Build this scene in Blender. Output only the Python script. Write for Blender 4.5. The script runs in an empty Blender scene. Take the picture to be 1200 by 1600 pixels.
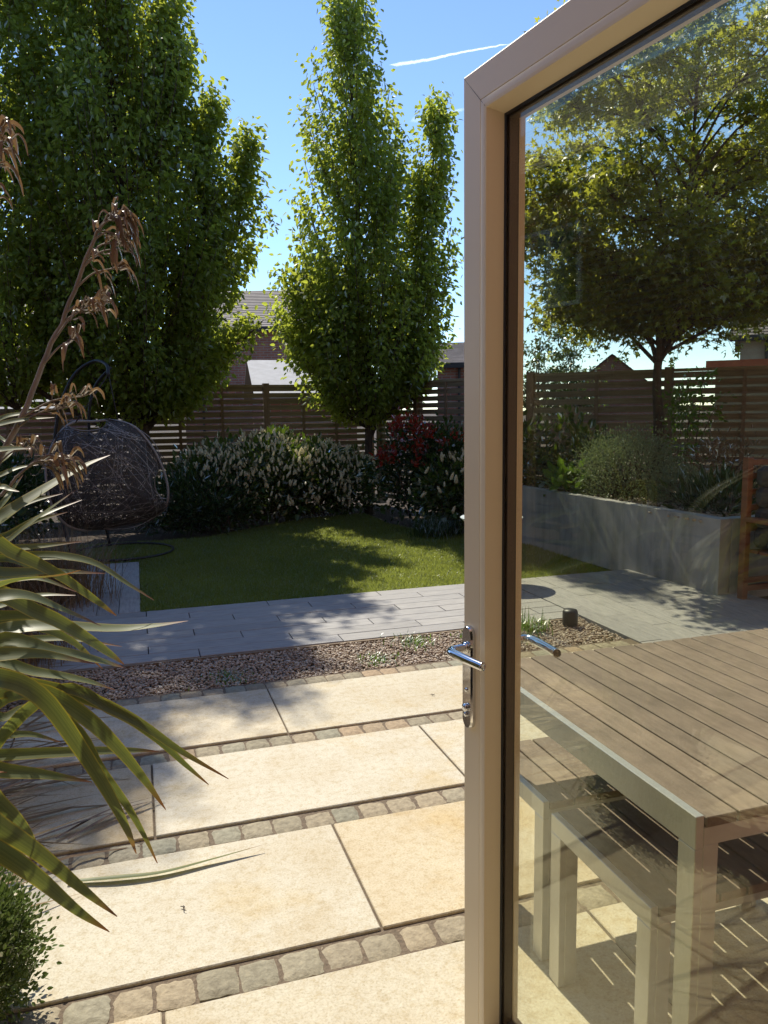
import bpy, math, random
import numpy as np
from mathutils import Vector, Matrix

# ------------------------------------------------------------------ camera, sky, sun, exposure
scn = bpy.context.scene
COL = scn.collection
F_PX, PITCH, ROLL, YAW, CAM_H = 1206.9, 0.129714, -0.014270, 0.307436, 1.46
def _axes():
    cp, sp = math.cos(PITCH), math.sin(PITCH)
    f = np.array([0, cp, -sp]); up = np.array([0, sp, cp]); rt = np.array([1., 0, 0])
    r = math.cos(ROLL)*rt + math.sin(ROLL)*up
    u = -math.sin(ROLL)*rt + math.cos(ROLL)*up
    c, s = math.cos(YAW), math.sin(YAW)
    M = np.array([[c, s, 0], [-s, c, 0], [0, 0, 1.]])
    return M@f, M@r, M@u
FWD, RGT, UPV = _axes()
cam_d = bpy.data.cameras.new("camera"); cam = bpy.data.objects.new("camera", cam_d); COL.objects.link(cam)
cam_d.sensor_fit = 'VERTICAL'; cam_d.sensor_height = 36.0; cam_d.lens = F_PX/1600*36.0
cam_d.clip_start = 0.02; cam_d.clip_end = 20000
m = Matrix.Identity(4)
for i in range(3):
    m[i][0] = RGT[i]; m[i][1] = UPV[i]; m[i][2] = -FWD[i]
m[2][3] = CAM_H
cam.matrix_world = m
scn.camera = cam
def at(px, py, depth):
    """real-world point seen at that spot of the photo, `depth` metres in front of the camera"""
    d = FWD + RGT*((px-600)/F_PX) - UPV*((py-800)/F_PX)
    return np.array([0, 0, CAM_H]) + d*depth

SUN_DIR = Vector((-0.10, 0.82, 1.0)).normalized()
SUN_EL = math.asin(SUN_DIR.z); SUN_AZ = math.atan2(SUN_DIR.x, SUN_DIR.y)
world = bpy.data.worlds.new("World"); scn.world = world; world.use_nodes = True
wn = world.node_tree; bg = wn.nodes['Background']
sky = wn.nodes.new('ShaderNodeTexSky'); sky.sky_type = 'NISHITA'; sky.sun_disc = False
sky.sun_elevation = SUN_EL; sky.sun_rotation = SUN_AZ; sky.altitude = 0
sky.air_density = 0.8; sky.dust_density = 0.0; sky.ozone_density = 4.0
wn.links.new(sky.outputs[0], bg.inputs[0]); bg.inputs[1].default_value = 0.125
sun_d = bpy.data.lights.new("sun", 'SUN'); sun_d.energy = 3.6; sun_d.angle = math.radians(0.5); sun_d.color = (1, 0.93, 0.80)
sun = bpy.data.objects.new("sun", sun_d); COL.objects.link(sun)
sun.rotation_euler = SUN_DIR.to_track_quat('Z', 'Y').to_euler()
vs = scn.view_settings
vs.view_transform = 'Standard'; vs.look = 'None'; vs.gamma = 1; vs.exposure = 0.84; vs.use_curve_mapping = False
scn.cycles.max_bounces = 10; scn.cycles.transparent_max_bounces = 24; scn.cycles.transmission_bounces = 8
scn.cycles.use_denoising = True

rng = np.random.default_rng(7)
random.seed(7)

# ------------------------------------------------------------------ materials
def mat(name):
    mt = bpy.data.materials.new(name); mt.use_nodes = True
    nt = mt.node_tree; nt.nodes.clear()
    out = nt.nodes.new('ShaderNodeOutputMaterial')
    return mt, nt, out
def N(nt, t, **kw):
    n = nt.nodes.new(t)
    for k, v in kw.items():
        if k in n.inputs: n.inputs[k].default_value = v
        else: setattr(n, k, v)
    return n
def ramp(nt, fac, stops):
    r = nt.nodes.new('ShaderNodeValToRGB'); el = r.color_ramp.elements
    while len(el) < len(stops): el.new(0.5)
    for e, (p, c) in zip(el, stops): e.position = p; e.color = (*c, 1)
    nt.links.new(fac, r.inputs[0]); return r.outputs[0]
def noise(nt, scale, detail=4, rough=0.55, vec=None, stretch=None):
    tc = nt.nodes.new('ShaderNodeTexCoord'); src = tc.outputs['Object'] if vec is None else vec
    if stretch:
        mp = nt.nodes.new('ShaderNodeMapping'); mp.inputs['Scale'].default_value = stretch
        nt.links.new(src, mp.inputs[0]); src = mp.outputs[0]
    n = N(nt, 'ShaderNodeTexNoise', Scale=scale, Detail=detail, Roughness=rough)
    nt.links.new(src, n.inputs['Vector']); return n.outputs['Fac']
def mixc(nt, fac, a, b, mode='MIX'):
    n = nt.nodes.new('ShaderNodeMix'); n.data_type = 'RGBA'; n.blend_type = mode
    L = nt.links
    for v, i in ((fac, 0), (a, 6), (b, 7)):
        if isinstance(v, (int, float)): n.inputs[i].default_value = v
        elif isinstance(v, tuple): n.inputs[i].default_value = (*v, 1)
        else: L.new(v, n.inputs[i])
    return n.outputs[2]
def island(nt):
    return nt.nodes.new('ShaderNodeNewGeometry').outputs['Random Per Island']
def bump(nt, h, strength=0.3, dist=0.01):
    b = N(nt, 'ShaderNodeBump', Strength=strength, Distance=dist); nt.links.new(h, b.inputs['Height']); return b.outputs[0]
def pbr(name, col, rough=0.6, metal=0.0, bumpn=None, spec=0.5, coat=0.0):
    """col: tuple or function(nt)->socket ; bumpn: (scale, strength, dist)"""
    mt, nt, out = mat(name); p = N(nt, 'ShaderNodeBsdfPrincipled', Roughness=rough, Metallic=metal)
    p.inputs['Specular IOR Level'].default_value = spec; p.inputs['Coat Weight'].default_value = coat
    if callable(col): nt.links.new(col(nt), p.inputs['Base Color'])
    else: p.inputs['Base Color'].default_value = (*col, 1)
    if bumpn:
        h = bumpn(nt) if callable(bumpn) else None
        if h is None:
            h = bump(nt, noise(nt, bumpn[0], 6), bumpn[1], bumpn[2])
        nt.links.new(h, p.inputs['Normal'])
    nt.links.new(p.outputs[0], out.inputs[0]); return mt
def varied(c1, c2, scale=6, detail=5, stretch=None, isl=0.0):
    def f(nt):
        c = ramp(nt, noise(nt, scale, detail, stretch=stretch), [(0.3, c1), (0.7, c2)])
        if isl:
            g = ramp(nt, island(nt), [(0, (1-isl,)*3), (1, (1+isl*0.6,)*3)])
            c = mixc(nt, 1.0, c, g, 'MULTIPLY')
        return c
    return f
def leafmat(name, cols, trans, tw=0.42, gloss=0.06, rough=0.35, patch=None):
    mt, nt, out = mat(name); L = nt.links
    r = island(nt); n = len(cols)
    c = ramp(nt, r, [(i/(n-1), k) for i, k in enumerate(cols)])
    sh = noise(nt, 1.7, 2)
    c = mixc(nt, 1.0, c, ramp(nt, sh, [(0.3, (0.8, 0.82, 0.8)), (0.7, (1.2, 1.18, 1.1))]), 'MULTIPLY')
    if patch:
        pt = ramp(nt, noise(nt, 1.1, 5, 0.65), patch); c = mixc(nt, 1.0, c, pt, 'MULTIPLY')
    tcol = ramp(nt, r, [(0, trans), (1, tuple(x*0.75 for x in trans))])
    d = N(nt, 'ShaderNodeBsdfDiffuse'); t = N(nt, 'ShaderNodeBsdfTranslucent'); g = N(nt, 'ShaderNodeBsdfGlossy', Roughness=rough)
    g.inputs[0].default_value = (1, 1, 1, 1)
    L.new(c, d.inputs[0]); L.new(tcol, t.inputs[0])
    m1 = N(nt, 'ShaderNodeMixShader'); m1.inputs[0].default_value = tw
    L.new(d.outputs[0], m1.inputs[1]); L.new(t.outputs[0], m1.inputs[2])
    fr = N(nt, 'ShaderNodeFresnel', IOR=1.4)
    mm = N(nt, 'ShaderNodeMath', operation='MULTIPLY'); mm.inputs[1].default_value = gloss/0.05
    L.new(fr.outputs[0], mm.inputs[0])
    m2 = N(nt, 'ShaderNodeMixShader'); L.new(mm.outputs[0], m2.inputs[0])
    L.new(m1.outputs[0], m2.inputs[1]); L.new(g.outputs[0], m2.inputs[2])
    L.new(m2.outputs[0], out.inputs[0]); return mt

def slab_col(nt):
    base = ramp(nt, island(nt), [(0, (0.53, 0.48, 0.36)), (0.5, (0.57, 0.525, 0.415)), (0.75, (0.55, 0.475, 0.33)), (1, (0.53, 0.44, 0.29))])
    blot = ramp(nt, noise(nt, 3.2, 6, 0.62), [(0.32, (0.91, 0.86, 0.78)), (0.52, (1, 1, 1)), (0.75, (1.05, 1.05, 1.04))])
    grain = ramp(nt, noise(nt, 150, 5, 0.8), [(0.34, (0.70, 0.65, 0.57)), (0.47, (0.96, 0.95, 0.93)), (0.56, (1, 1, 1)), (0.68, (1.10, 1.11, 1.12))])
    fleck = ramp(nt, noise(nt, 34, 6, 0.75), [(0.36, (0.86, 0.81, 0.72)), (0.5, (1, 1, 1)), (0.66, (1.05, 1.06, 1.08))]); grain = mixc(nt, 1, grain, fleck, 'MULTIPLY')
    st = ramp(nt, noise(nt, 1.3, 7, 0.7), [(0.52, (1, 1, 1)), (0.66, (0.95, 0.86, 0.68)), (0.8, (0.86, 0.74, 0.56))])
    return mixc(nt, 1, mixc(nt, 1, mixc(nt, 1, base, blot, 'MULTIPLY'), grain, 'MULTIPLY'), st, 'MULTIPLY')
M_SLAB = pbr('sandstone_slab', slab_col, 0.75, bumpn=(110, 0.55, 0.003), spec=0.3)
def sett_col(nt):
    b = ramp(nt, island(nt), [(0, (0.27, 0.24, 0.165)), (0.3, (0.36, 0.295, 0.195)), (0.55, (0.27, 0.265, 0.195)), (0.8, (0.38, 0.28, 0.175)), (1, (0.26, 0.25, 0.18))])
    n = ramp(nt, noise(nt, 38, 8, 0.7), [(0.3, (0.62, 0.60, 0.58)), (0.55, (1, 1, 1)), (0.75, (1.25, 1.22, 1.18))])
    return mixc(nt, 1, b, n, 'MULTIPLY')
M_SETT = pbr('sandstone_sett', sett_col, 0.8, bumpn=(60, 0.9, 0.006), spec=0.3)
M_MORTAR = pbr('jointing_sand', varied((0.10, 0.075, 0.05), (0.20, 0.15, 0.10), 90, 6), 0.95, bumpn=(220, 0.8, 0.004))
M_SOIL = pbr('soil', varied((0.035, 0.024, 0.016), (0.10, 0.07, 0.045), 40, 8), 1, bumpn=(60, 1, 0.03))
def deck_col(nt):
    b = ramp(nt, island(nt), [(0, (0.29, 0.28, 0.26)), (0.5, (0.37, 0.355, 0.325)), (1, (0.33, 0.32, 0.30))])
    g = ramp(nt, noise(nt, 7, 8, 0.65, stretch=(1, 9, 1)), [(0.3, (0.66, 0.66, 0.67)), (0.55, (1, 1, 1)), (0.75, (1.15, 1.14, 1.12))])
    return mixc(nt, 1, b, g, 'MULTIPLY')
M_DECK = pbr('grey_plank_porcelain', deck_col, 0.6, bumpn=(30, 0.2, 0.003), spec=0.35)
def deck_col2(nt):
    b = ramp(nt, island(nt), [(0, (0.29, 0.28, 0.26)), (0.5, (0.37, 0.355, 0.325)), (1, (0.33, 0.32, 0.30))])
    g = ramp(nt, noise(nt, 7, 8, 0.65, stretch=(9, 1, 1)), [(0.3, (0.66, 0.66, 0.67)), (0.55, (1, 1, 1)), (0.75, (1.15, 1.14, 1.12))])
    return mixc(nt, 1, b, g, 'MULTIPLY')
M_DECK2 = pbr('grey_plank_porcelain_turned', deck_col2, 0.6, bumpn=(30, 0.2, 0.003), spec=0.35)
M_LAWNBASE = pbr('lawn_thatch', varied((0.05, 0.06, 0.015), (0.085, 0.10, 0.025), 14, 6), 1, bumpn=(90, 1, 0.02))
M_GRASS = leafmat('grass_blade', [(0.10, 0.145, 0.032), (0.14, 0.185, 0.045), (0.20, 0.215, 0.065)], (0.44, 0.50, 0.09), 0.5, 0.010, 0.5, [(0.32, (0.62, 0.72, 0.6)), (0.5, (1, 1, 1)), (0.66, (1.35, 1.2, 1.05))])
M_PEBBLE = pbr('pebble', lambda nt: mixc(nt, 1, ramp(nt, island(nt), [(0, (0.24, 0.17, 0.115)), (0.25, (0.40, 0.295, 0.20)), (0.55, (0.50, 0.415, 0.30)), (0.8, (0.36, 0.30, 0.245)), (1, (0.66, 0.58, 0.45))]), ramp(nt, noise(nt, 150, 3), [(0.3, (0.8,)*3), (0.7, (1.15,)*3)]), 'MULTIPLY'), 0.7)
M_FENCE = pbr('weathered_timber', varied((0.20, 0.165, 0.10), (0.34, 0.285, 0.18), 3, 8, stretch=(1, 1, 14), isl=0.22), 0.85, bumpn=(30, 0.3, 0.004))
M_POST = pbr('timber_post', varied((0.17, 0.125, 0.078), (0.26, 0.195, 0.125), 4, 8, stretch=(8, 8, 1)), 0.85, bumpn=(30, 0.3, 0.004))
M_BARK = pbr('bark', varied((0.05, 0.038, 0.028), (0.12, 0.092, 0.066), 9, 8, stretch=(3, 3, 1)), 0.95, bumpn=(28, 0.9, 0.02))
M_TWIG = pbr('dry_twig', varied((0.10, 0.06, 0.04), (0.24, 0.16, 0.10), 14, 4), 0.9)
M_HORN = leafmat('hornbeam_leaf', [(0.06, 0.10, 0.024), (0.085, 0.135, 0.032), (0.13, 0.18, 0.045)], (0.62, 0.70, 0.08), 0.52, 0.008, 0.5)
M_GUM = leafmat('star_leaf', [(0.04, 0.075, 0.016), (0.055, 0.10, 0.02), (0.10, 0.10, 0.03)], (0.66, 0.68, 0.08), 0.52, 0.008, 0.5)
M_FAR = leafmat('far_leaf', [(0.06, 0.10, 0.03), (0.08, 0.13, 0.035)], (0.2, 0.28, 0.05), 0.3, 0.03)
M_LAUREL = leafmat('laurel_leaf', [(0.02, 0.045, 0.012), (0.035, 0.07, 0.016), (0.06, 0.10, 0.02)], (0.22, 0.34, 0.025), 0.25, 0.045, 0.3)
M_DARKLEAF = leafmat('dark_leaf', [(0.02, 0.045, 0.015), (0.035, 0.065, 0.02)], (0.12, 0.19, 0.02), 0.25, 0.02, 0.4)
M_SILVERLEAF = leafmat('silver_leaf', [(0.20, 0.25, 0.15), (0.30, 0.35, 0.23)], (0.22, 0.28, 0.12), 0.3, 0.004, 0.6)
M_BOXLEAF = leafmat('box_leaf', [(0.08, 0.12, 0.035), (0.14, 0.19, 0.06)], (0.18, 0.25, 0.05), 0.25, 0.015, 0.4)
M_BRIGHT = leafmat('bright_leaf', [(0.07, 0.14, 0.02), (0.10, 0.19, 0.03)], (0.24, 0.42, 0.03), 0.35, 0.015, 0.5)
M_REDLEAF = leafmat('red_leaf', [(0.13, 0.02, 0.015), (0.22, 0.03, 0.02), (0.20, 0.07, 0.03)], (0.65, 0.06, 0.03), 0.45, 0.015, 0.4)
M_BLOSSOM = leafmat('cream_blossom', [(0.74, 0.70, 0.50), (0.82, 0.78, 0.60)], (0.95, 0.91, 0.68), 0.58, 0.004, 0.5)
M_DRYGRASS = leafmat('straw', [(0.16, 0.11, 0.06), (0.30, 0.22, 0.13), (0.22, 0.15, 0.10)], (0.30, 0.2, 0.1), 0.3, 0.004, 0.6)
M_POD = leafmat('seed_pod', [(0.11, 0.07, 0.042), (0.26, 0.18, 0.11), (0.18, 0.11, 0.062)], (0.30, 0.18, 0.08), 0.25, 0.03, 0.4)
M_STALK = pbr('dry_stalk', varied((0.12, 0.098, 0.074), (0.27, 0.225, 0.175), 22, 6, stretch=(1, 1, 0.3)), 0.75, bumpn=(80, 0.4, 0.003))
def phorm():
    mt, nt, out = mat('phormium_leaf'); L = nt.links
    uv = N(nt, 'ShaderNodeUVMap'); sx = N(nt, 'ShaderNodeSeparateXYZ'); L.new(uv.outputs[0], sx.inputs[0])
    # across the blade: yellow margins, faint stripes, thin orange edge ; along it: brown tip
    across = ramp(nt, sx.outputs[0], [(0.0, (0.30, 0.16, 0.03)), (0.025, (0.26, 0.25, 0.06)), (0.10, (0.12, 0.14, 0.055)), (0.5, (0.10, 0.122, 0.06)), (0.9, (0.12, 0.14, 0.055)), (0.975, (0.26, 0.25, 0.06)), (1.0, (0.30, 0.16, 0.03))])
    wv = N(nt, 'ShaderNodeTexNoise', Scale=1.0, Detail=3); mp = N(nt, 'ShaderNodeMapping'); mp.inputs['Scale'].default_value = (34, 0.6, 1)
    L.new(uv.outputs[0], mp.inputs[0]); L.new(mp.outputs[0], wv.inputs['Vector'])
    c = mixc(nt, 1, across, ramp(nt, wv.outputs['Fac'], [(0.36, (0.78, 0.81, 0.78)), (0.5, (1, 1, 1)), (0.64, (1.16, 1.14, 1.06))]), 'MULTIPLY')
    isl = ramp(nt, island(nt), [(0, (0.8, 0.82, 0.85)), (0.5, (1, 1, 1)), (1, (1.25, 1.12, 0.85))])
    c = mixc(nt, 1, c, isl, 'MULTIPLY')
    tip = ramp(nt, sx.outputs[1], [(0.86, (0, 0, 0)), (0.97, (1, 1, 1))])
    c = mixc(nt, tip, c, (0.16, 0.07, 0.035))
    d = N(nt, 'ShaderNodeBsdfPrincipled', Roughness=0.46); d.inputs['Specular IOR Level'].default_value = 0.4
    L.new(c, d.inputs['Base Color'])
    t = N(nt, 'ShaderNodeBsdfTranslucent'); tc = mixc(nt, 1, c, (2.2, 2.2, 1.0), 'MULTIPLY'); L.new(tc, t.inputs[0])
    mm = N(nt, 'ShaderNodeMixShader'); mm.inputs[0].default_value = 0.26
    L.new(d.outputs[0], mm.inputs[1]); L.new(t.outputs[0], mm.inputs[2]); L.new(mm.outputs[0], out.inputs[0])
    return mt
M_PHORM = phorm()
M_DOOR = pbr('cream_door_paint', varied((0.79, 0.67, 0.46), (0.82, 0.695, 0.48), 3, 3), 0.38, bumpn=(300, 0.03, 0.001))
M_ROOM = pbr('room_plaster', varied((0.42, 0.37, 0.31), (0.46, 0.41, 0.35), 2, 3), 0.9)
M_GASKET = pbr('black_rubber', (0.012, 0.012, 0.013), 0.5)
M_SPACER = pbr('spacer_bar', (0.07, 0.05, 0.042), 0.45)
M_CHROME = pbr('chrome', lambda nt: ramp(nt, noise(nt, 40, 3), [(0.3, (0.62, 0.62, 0.63)), (0.7, (0.72, 0.72, 0.73))]), 0.08, 1.0)
def glassmat():
    mt, nt, out = mat('door_glass'); L = nt.links
    t = N(nt, 'ShaderNodeBsdfTransparent'); t.inputs[0].default_value = (0.955, 0.96, 0.915, 1)
    g = N(nt, 'ShaderNodeBsdfGlossy', Roughness=0.0); g.inputs[0].default_value = (1, 0.99, 0.95, 1)
    f = N(nt, 'ShaderNodeFresnel', IOR=1.62)
    b = bump(nt, noise(nt, 2.2, 2), 0.05, 0.006); L.new(b, g.inputs['Normal'])
    mx = N(nt, 'ShaderNodeMath', operation='MULTIPLY_ADD'); mx.inputs[1].default_value = 0.95; mx.inputs[2].default_value = 0.01; mx.use_clamp = True
    ge = nt.nodes.new('ShaderNodeNewGeometry'); ff = N(nt, 'ShaderNodeMath', operation='SUBTRACT'); ff.inputs[0].default_value = 1.0; L.new(ge.outputs['Backfacing'], ff.inputs[1])
    L.new(f.outputs[0], mx.inputs[0]); fm = N(nt, 'ShaderNodeMath', operation='MULTIPLY'); L.new(mx.outputs[0], fm.inputs[0]); L.new(ff.outputs[0], fm.inputs[1]); mx = fm
    s = N(nt, 'ShaderNodeMixShader'); L.new(mx.outputs[0], s.inputs[0]); L.new(t.outputs[0], s.inputs[1]); L.new(g.outputs[0], s.inputs[2])
    L.new(s.outputs[0], out.inputs[0]); return mt
M_GLASS = glassmat()
M_ALU = pbr('brushed_aluminium', varied((0.50, 0.50, 0.475), (0.57, 0.57, 0.54), 30, 4, stretch=(1, 12, 1)), 0.36, 0.5)
M_PLANK = pbr('composite_plank', lambda nt: mixc(nt, 1, varied((0.18, 0.132, 0.092), (0.265, 0.20, 0.145), 14, 7, stretch=(6, 1, 6), isl=0.16)(nt), ramp(nt, noise(nt, 6, 6, 0.7), [(0.35, (0.78, 0.77, 0.75)), (0.5, (1, 1, 1)), (0.7, (1.12, 1.12, 1.12))]), 'MULTIPLY'), 0.62, bumpn=(90, 0.25, 0.002))
M_RENDER = pbr('grey_render', lambda nt: mixc(nt, 1, varied((0.32, 0.315, 0.30), (0.47, 0.46, 0.44), 2.5, 7)(nt), ramp(nt, noise(nt, 5, 6, 0.7, stretch=(1, 1, 0.12)), [(0.38, (0.72, 0.72, 0.68)), (0.55, (1, 1, 1))]), 'MULTIPLY'), 0.9, bumpn=(120, 0.4, 0.004))
M_WIRE = pbr('dark_rattan', varied((0.04, 0.036, 0.031), (0.075, 0.068, 0.058), 20, 3), 0.55)
M_RIM = pbr('grey_rattan_rim', varied((0.24, 0.225, 0.20), (0.32, 0.30, 0.27), 60, 3), 0.5)
M_BLACK = pbr('black_metal', varied((0.012, 0.012, 0.013), (0.02, 0.02, 0.02), 20, 3), 0.45)
M_ROPE = pbr('dark_rope', varied((0.03, 0.028, 0.025), (0.06, 0.055, 0.05), 200, 3), 0.9)
M_TEAK = pbr('oiled_teak', varied((0.16, 0.06, 0.025), (0.25, 0.10, 0.042), 5, 7, stretch=(1, 1, 8)), 0.55, bumpn=(40, 0.2, 0.002))
M_DARKPAD = pbr('dark_pad', varied((0.022, 0.021, 0.020), (0.035, 0.034, 0.032), 40, 5), 0.95, bumpn=(150, 0.3, 0.002))
M_CUSHION = pbr('charcoal_cushion', varied((0.045, 0.047, 0.047), (0.075, 0.078, 0.078), 60, 5), 0.9, bumpn=(200, 0.3, 0.002))
def brick(name, c1, c2, mortar, scale=1.0):
    def f(nt):
        tc = N(nt, 'ShaderNodeTexCoord'); b = N(nt, 'ShaderNodeTexBrick', Scale=scale)
        b.inputs['Color1'].default_value = (*c1, 1); b.inputs['Color2'].default_value = (*c2, 1); b.inputs['Mortar'].default_value = (*mortar, 1)
        b.inputs['Mortar Size'].default_value = 0.012; b.inputs['Brick Width'].default_value = 0.235; b.inputs['Row Height'].default_value = 0.077
        mp = N(nt, 'ShaderNodeMapping'); mp.inputs['Rotation'].default_value = (math.radians(-90), 0, 0)
        nt.links.new(tc.outputs['Object'], mp.inputs[0]); nt.links.new(mp.outputs[0], b.inputs['Vector'])
        return mixc(nt, 1, b.outputs[0], ramp(nt, noise(nt, 2, 5), [(0.3, (0.75,)*3), (0.7, (1.15,)*3)]), 'MULTIPLY')
    return pbr(name, f, 0.9)
M_BRICK = brick('red_brick', (0.23, 0.085, 0.06), (0.30, 0.12, 0.08), (0.25, 0.21, 0.18))
M_BRICK2 = brick('purple_brick', (0.19, 0.085, 0.08), (0.26, 0.12, 0.105), (0.24, 0.2, 0.18))
M_TILE = pbr('roof_tile', lambda nt: mixc(nt, 1, ramp(nt, noise(nt, 5, 5), [(0.3, (0.11, 0.09, 0.085)), (0.7, (0.19, 0.16, 0.15))]), ramp(nt, island(nt), [(0, (0.85,)*3), (1, (1.15,)*3)]), 'MULTIPLY'), 0.8)
M_PALEROOF = pbr('pale_roof', varied((0.33, 0.32, 0.31), (0.42, 0.41, 0.40), 6, 6), 0.8)
M_WHITE = pbr('white_paint', varied((0.74, 0.74, 0.72), (0.8, 0.8, 0.78), 5, 3), 0.5)
M_TAN = pbr('tan_wall', varied((0.30, 0.24, 0.175), (0.38, 0.31, 0.23), 3, 5), 0.9)
M_TERRA = pbr('terracotta', varied((0.38, 0.10, 0.045), (0.46, 0.14, 0.06), 9, 5), 0.8)
M_WIN = pbr('window_glass', (0.03, 0.04, 0.05), 0.05)
M_BARGE = pbr('dark_barge', (0.02, 0.018, 0.018), 0.6)
M_STONE = pbr('pale_ceramic', varied((0.50, 0.56, 0.52), (0.62, 0.68, 0.64), 9, 4), 0.35)
M_WOODRED = pbr('red_wood', varied((0.22, 0.08, 0.05), (0.32, 0.13, 0.08), 20, 5), 0.7)
M_TIN = pbr('scrap_dry_leaf', varied((0.10, 0.06, 0.035), (0.22, 0.145, 0.09), 30, 5), 0.8)

# ------------------------------------------------------------------ mesh helpers
def mesh_obj(name, V, faces, material, parent=None, smooth=False, uv=None):
    """faces: list of (F,k) int arrays"""
    V = np.asarray(V, dtype=np.float32).reshape(-1, 3)
    me = bpy.data.meshes.new(name)
    me.vertices.add(len(V)); me.vertices.foreach_set('co', V.ravel())
    idx = np.concatenate([np.asarray(f, dtype=np.int32).ravel() for f in faces])
    tot = np.concatenate([np.full(len(f), np.asarray(f).shape[1], dtype=np.int32) for f in faces])
    st = np.concatenate([[0], np.cumsum(tot)[:-1]]).astype(np.int32)
    me.loops.add(len(idx)); me.loops.foreach_set('vertex_index', idx)
    me.polygons.add(len(tot)); me.polygons.foreach_set('loop_start', st); me.polygons.foreach_set('loop_total', tot)
    me.polygons.foreach_set('use_smooth', np.full(len(tot), bool(smooth)))
    if uv is not None:
        ul = me.uv_layers.new(name='UVMap'); ul.data.foreach_set('uv', np.asarray(uv, dtype=np.float32)[idx].ravel())
    me.update(calc_edges=True); me.validate()
    me.materials.append(material)
    o = bpy.data.objects.new(name, me); COL.objects.link(o)
    if parent is not None:
        o.parent = parent
        o.matrix_parent_inverse = Matrix.Translation(-parent.location) if parent.type == 'EMPTY' else Matrix.Identity(4)
    return o
class MB:
    """collects shapes into one mesh"""
    def __init__(s): s.V = []; s.F = {}; s.n = 0
    def add(s, V, faces):
        V = np.asarray(V, dtype=float).reshape(-1, 3)
        for f in faces:
            f = np.asarray(f)
            if f.size: s.F.setdefault(f.shape[1], []).append(f + s.n)
        s.V.append(V); s.n += len(V); return s
    def hexa(s, P):
        """8 corners: bottom loop 0-3 then top loop 4-7"""
        return s.add(P, [[(3, 2, 1, 0), (4, 5, 6, 7), (0, 1, 5, 4), (1, 2, 6, 5), (2, 3, 7, 6), (3, 0, 4, 7)]])
    def box(s, a, b, bev=0.0):
        (x0, y0, z0), (x1, y1, z1) = a, b
        if bev <= 0:
            return s.hexa([(x0, y0, z0), (x1, y0, z0), (x1, y1, z0), (x0, y1, z0), (x0, y0, z1), (x1, y0, z1), (x1, y1, z1), (x0, y1, z1)])
        c = bev; P = []
        for x, sx in ((x0, 1), (x1, -1)):
            for y, sy in ((y0, 1), (y1, -1)):
                for z, sz in ((z0, 1), (z1, -1)):
                    P += [(x, y+sy*c, z+sz*c), (x+sx*c, y, z+sz*c), (x+sx*c, y+sy*c, z)]
        def i(ix, iy, iz, k): return (ix*4+iy*2+iz)*3+k
        Q = []; T = []
        for v in (0, 1):
            Q.append([i(v, 0, 0, 0), i(v, 0, 1, 0), i(v, 1, 1, 0), i(v, 1, 0, 0)])
            Q.append([i(0, v, 0, 1), i(1, v, 0, 1), i(1, v, 1, 1), i(0, v, 1, 1)])
            Q.append([i(0, 0, v, 2), i(0, 1, v, 2), i(1, 1, v, 2), i(1, 0, v, 2)])
        for a_ in (0, 1):
            for b_ in (0, 1):
                Q.append([i(0, a_, b_, 1), i(1, a_, b_, 1), i(1, a_, b_, 2), i(0, a_, b_, 2)])
                Q.append([i(a_, 0, b_, 0), i(a_, 1, b_, 0), i(a_, 1, b_, 2), i(a_, 0, b_, 2)])
                Q.append([i(a_, b_, 0, 0), i(a_, b_, 1, 0), i(a_, b_, 1, 1), i(a_, b_, 0, 1)])
                for c_ in (0, 1): T.append([i(a_, b_, c_, 0), i(a_, b_, c_, 1), i(a_, b_, c_, 2)])
        return s.add(P, [Q, T])
    def obox(s, o, ax, ay, az):
        o, ax, ay, az = map(np.asarray, (o, ax, ay, az))
        return s.hexa([o, o+ax, o+ax+ay, o+ay, o+az, o+ax+az, o+ax+ay+az, o+ay+az])
    def prism(s, poly, z0, z1):
        n = len(poly); P = [(x, y, z0) for x, y in poly]+[(x, y, z1) for x, y in poly]
        s.add(P, [[tuple(range(n-1, -1, -1)), tuple(range(n, 2*n))]] if n > 4 else [[tuple(range(n-1, -1, -1)), tuple(range(n, 2*n))]])
        return s.add(P, [[(i, (i+1) % n, n+(i+1) % n, n+i) for i in range(n)]])
    def tube(s, pts, rad, k=8, caps=True):
        pts = np.asarray(pts, dtype=float); n = len(pts)
        rad = np.full(n, rad) if np.isscalar(rad) else np.asarray(rad)
        T = np.gradient(pts, axis=0); T /= np.linalg.norm(T, axis=1)[:, None]+1e-12
        up = np.array([0, 0, 1.]) if abs(T[0][2]) < 0.9 else np.array([1., 0, 0])
        A = np.cross(T[0], up); A /= np.linalg.norm(A); V = []
        for i in range(n):
            A = A - T[i]*(A@T[i]); A /= np.linalg.norm(A)+1e-12; B = np.cross(T[i], A)
            a = np.arange(k)/k*2*np.pi
            V.append(pts[i]+rad[i]*(np.cos(a)[:, None]*A+np.sin(a)[:, None]*B))
        V = np.concatenate(V); i, j = np.meshgrid(np.arange(n-1), np.arange(k), indexing='ij')
        i = i.ravel(); j = j.ravel(); j2 = (j+1) % k
        s.add(V, [np.stack([i*k+j, i*k+j2, (i+1)*k+j2, (i+1)*k+j], 1)])
        if caps:
            c = [tuple(range(k-1, -1, -1)), tuple((n-1)*k+q for q in range(k))]
            s.F.setdefault(k, []).append(np.asarray(c)+s.n-len(V))
        return s
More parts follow.
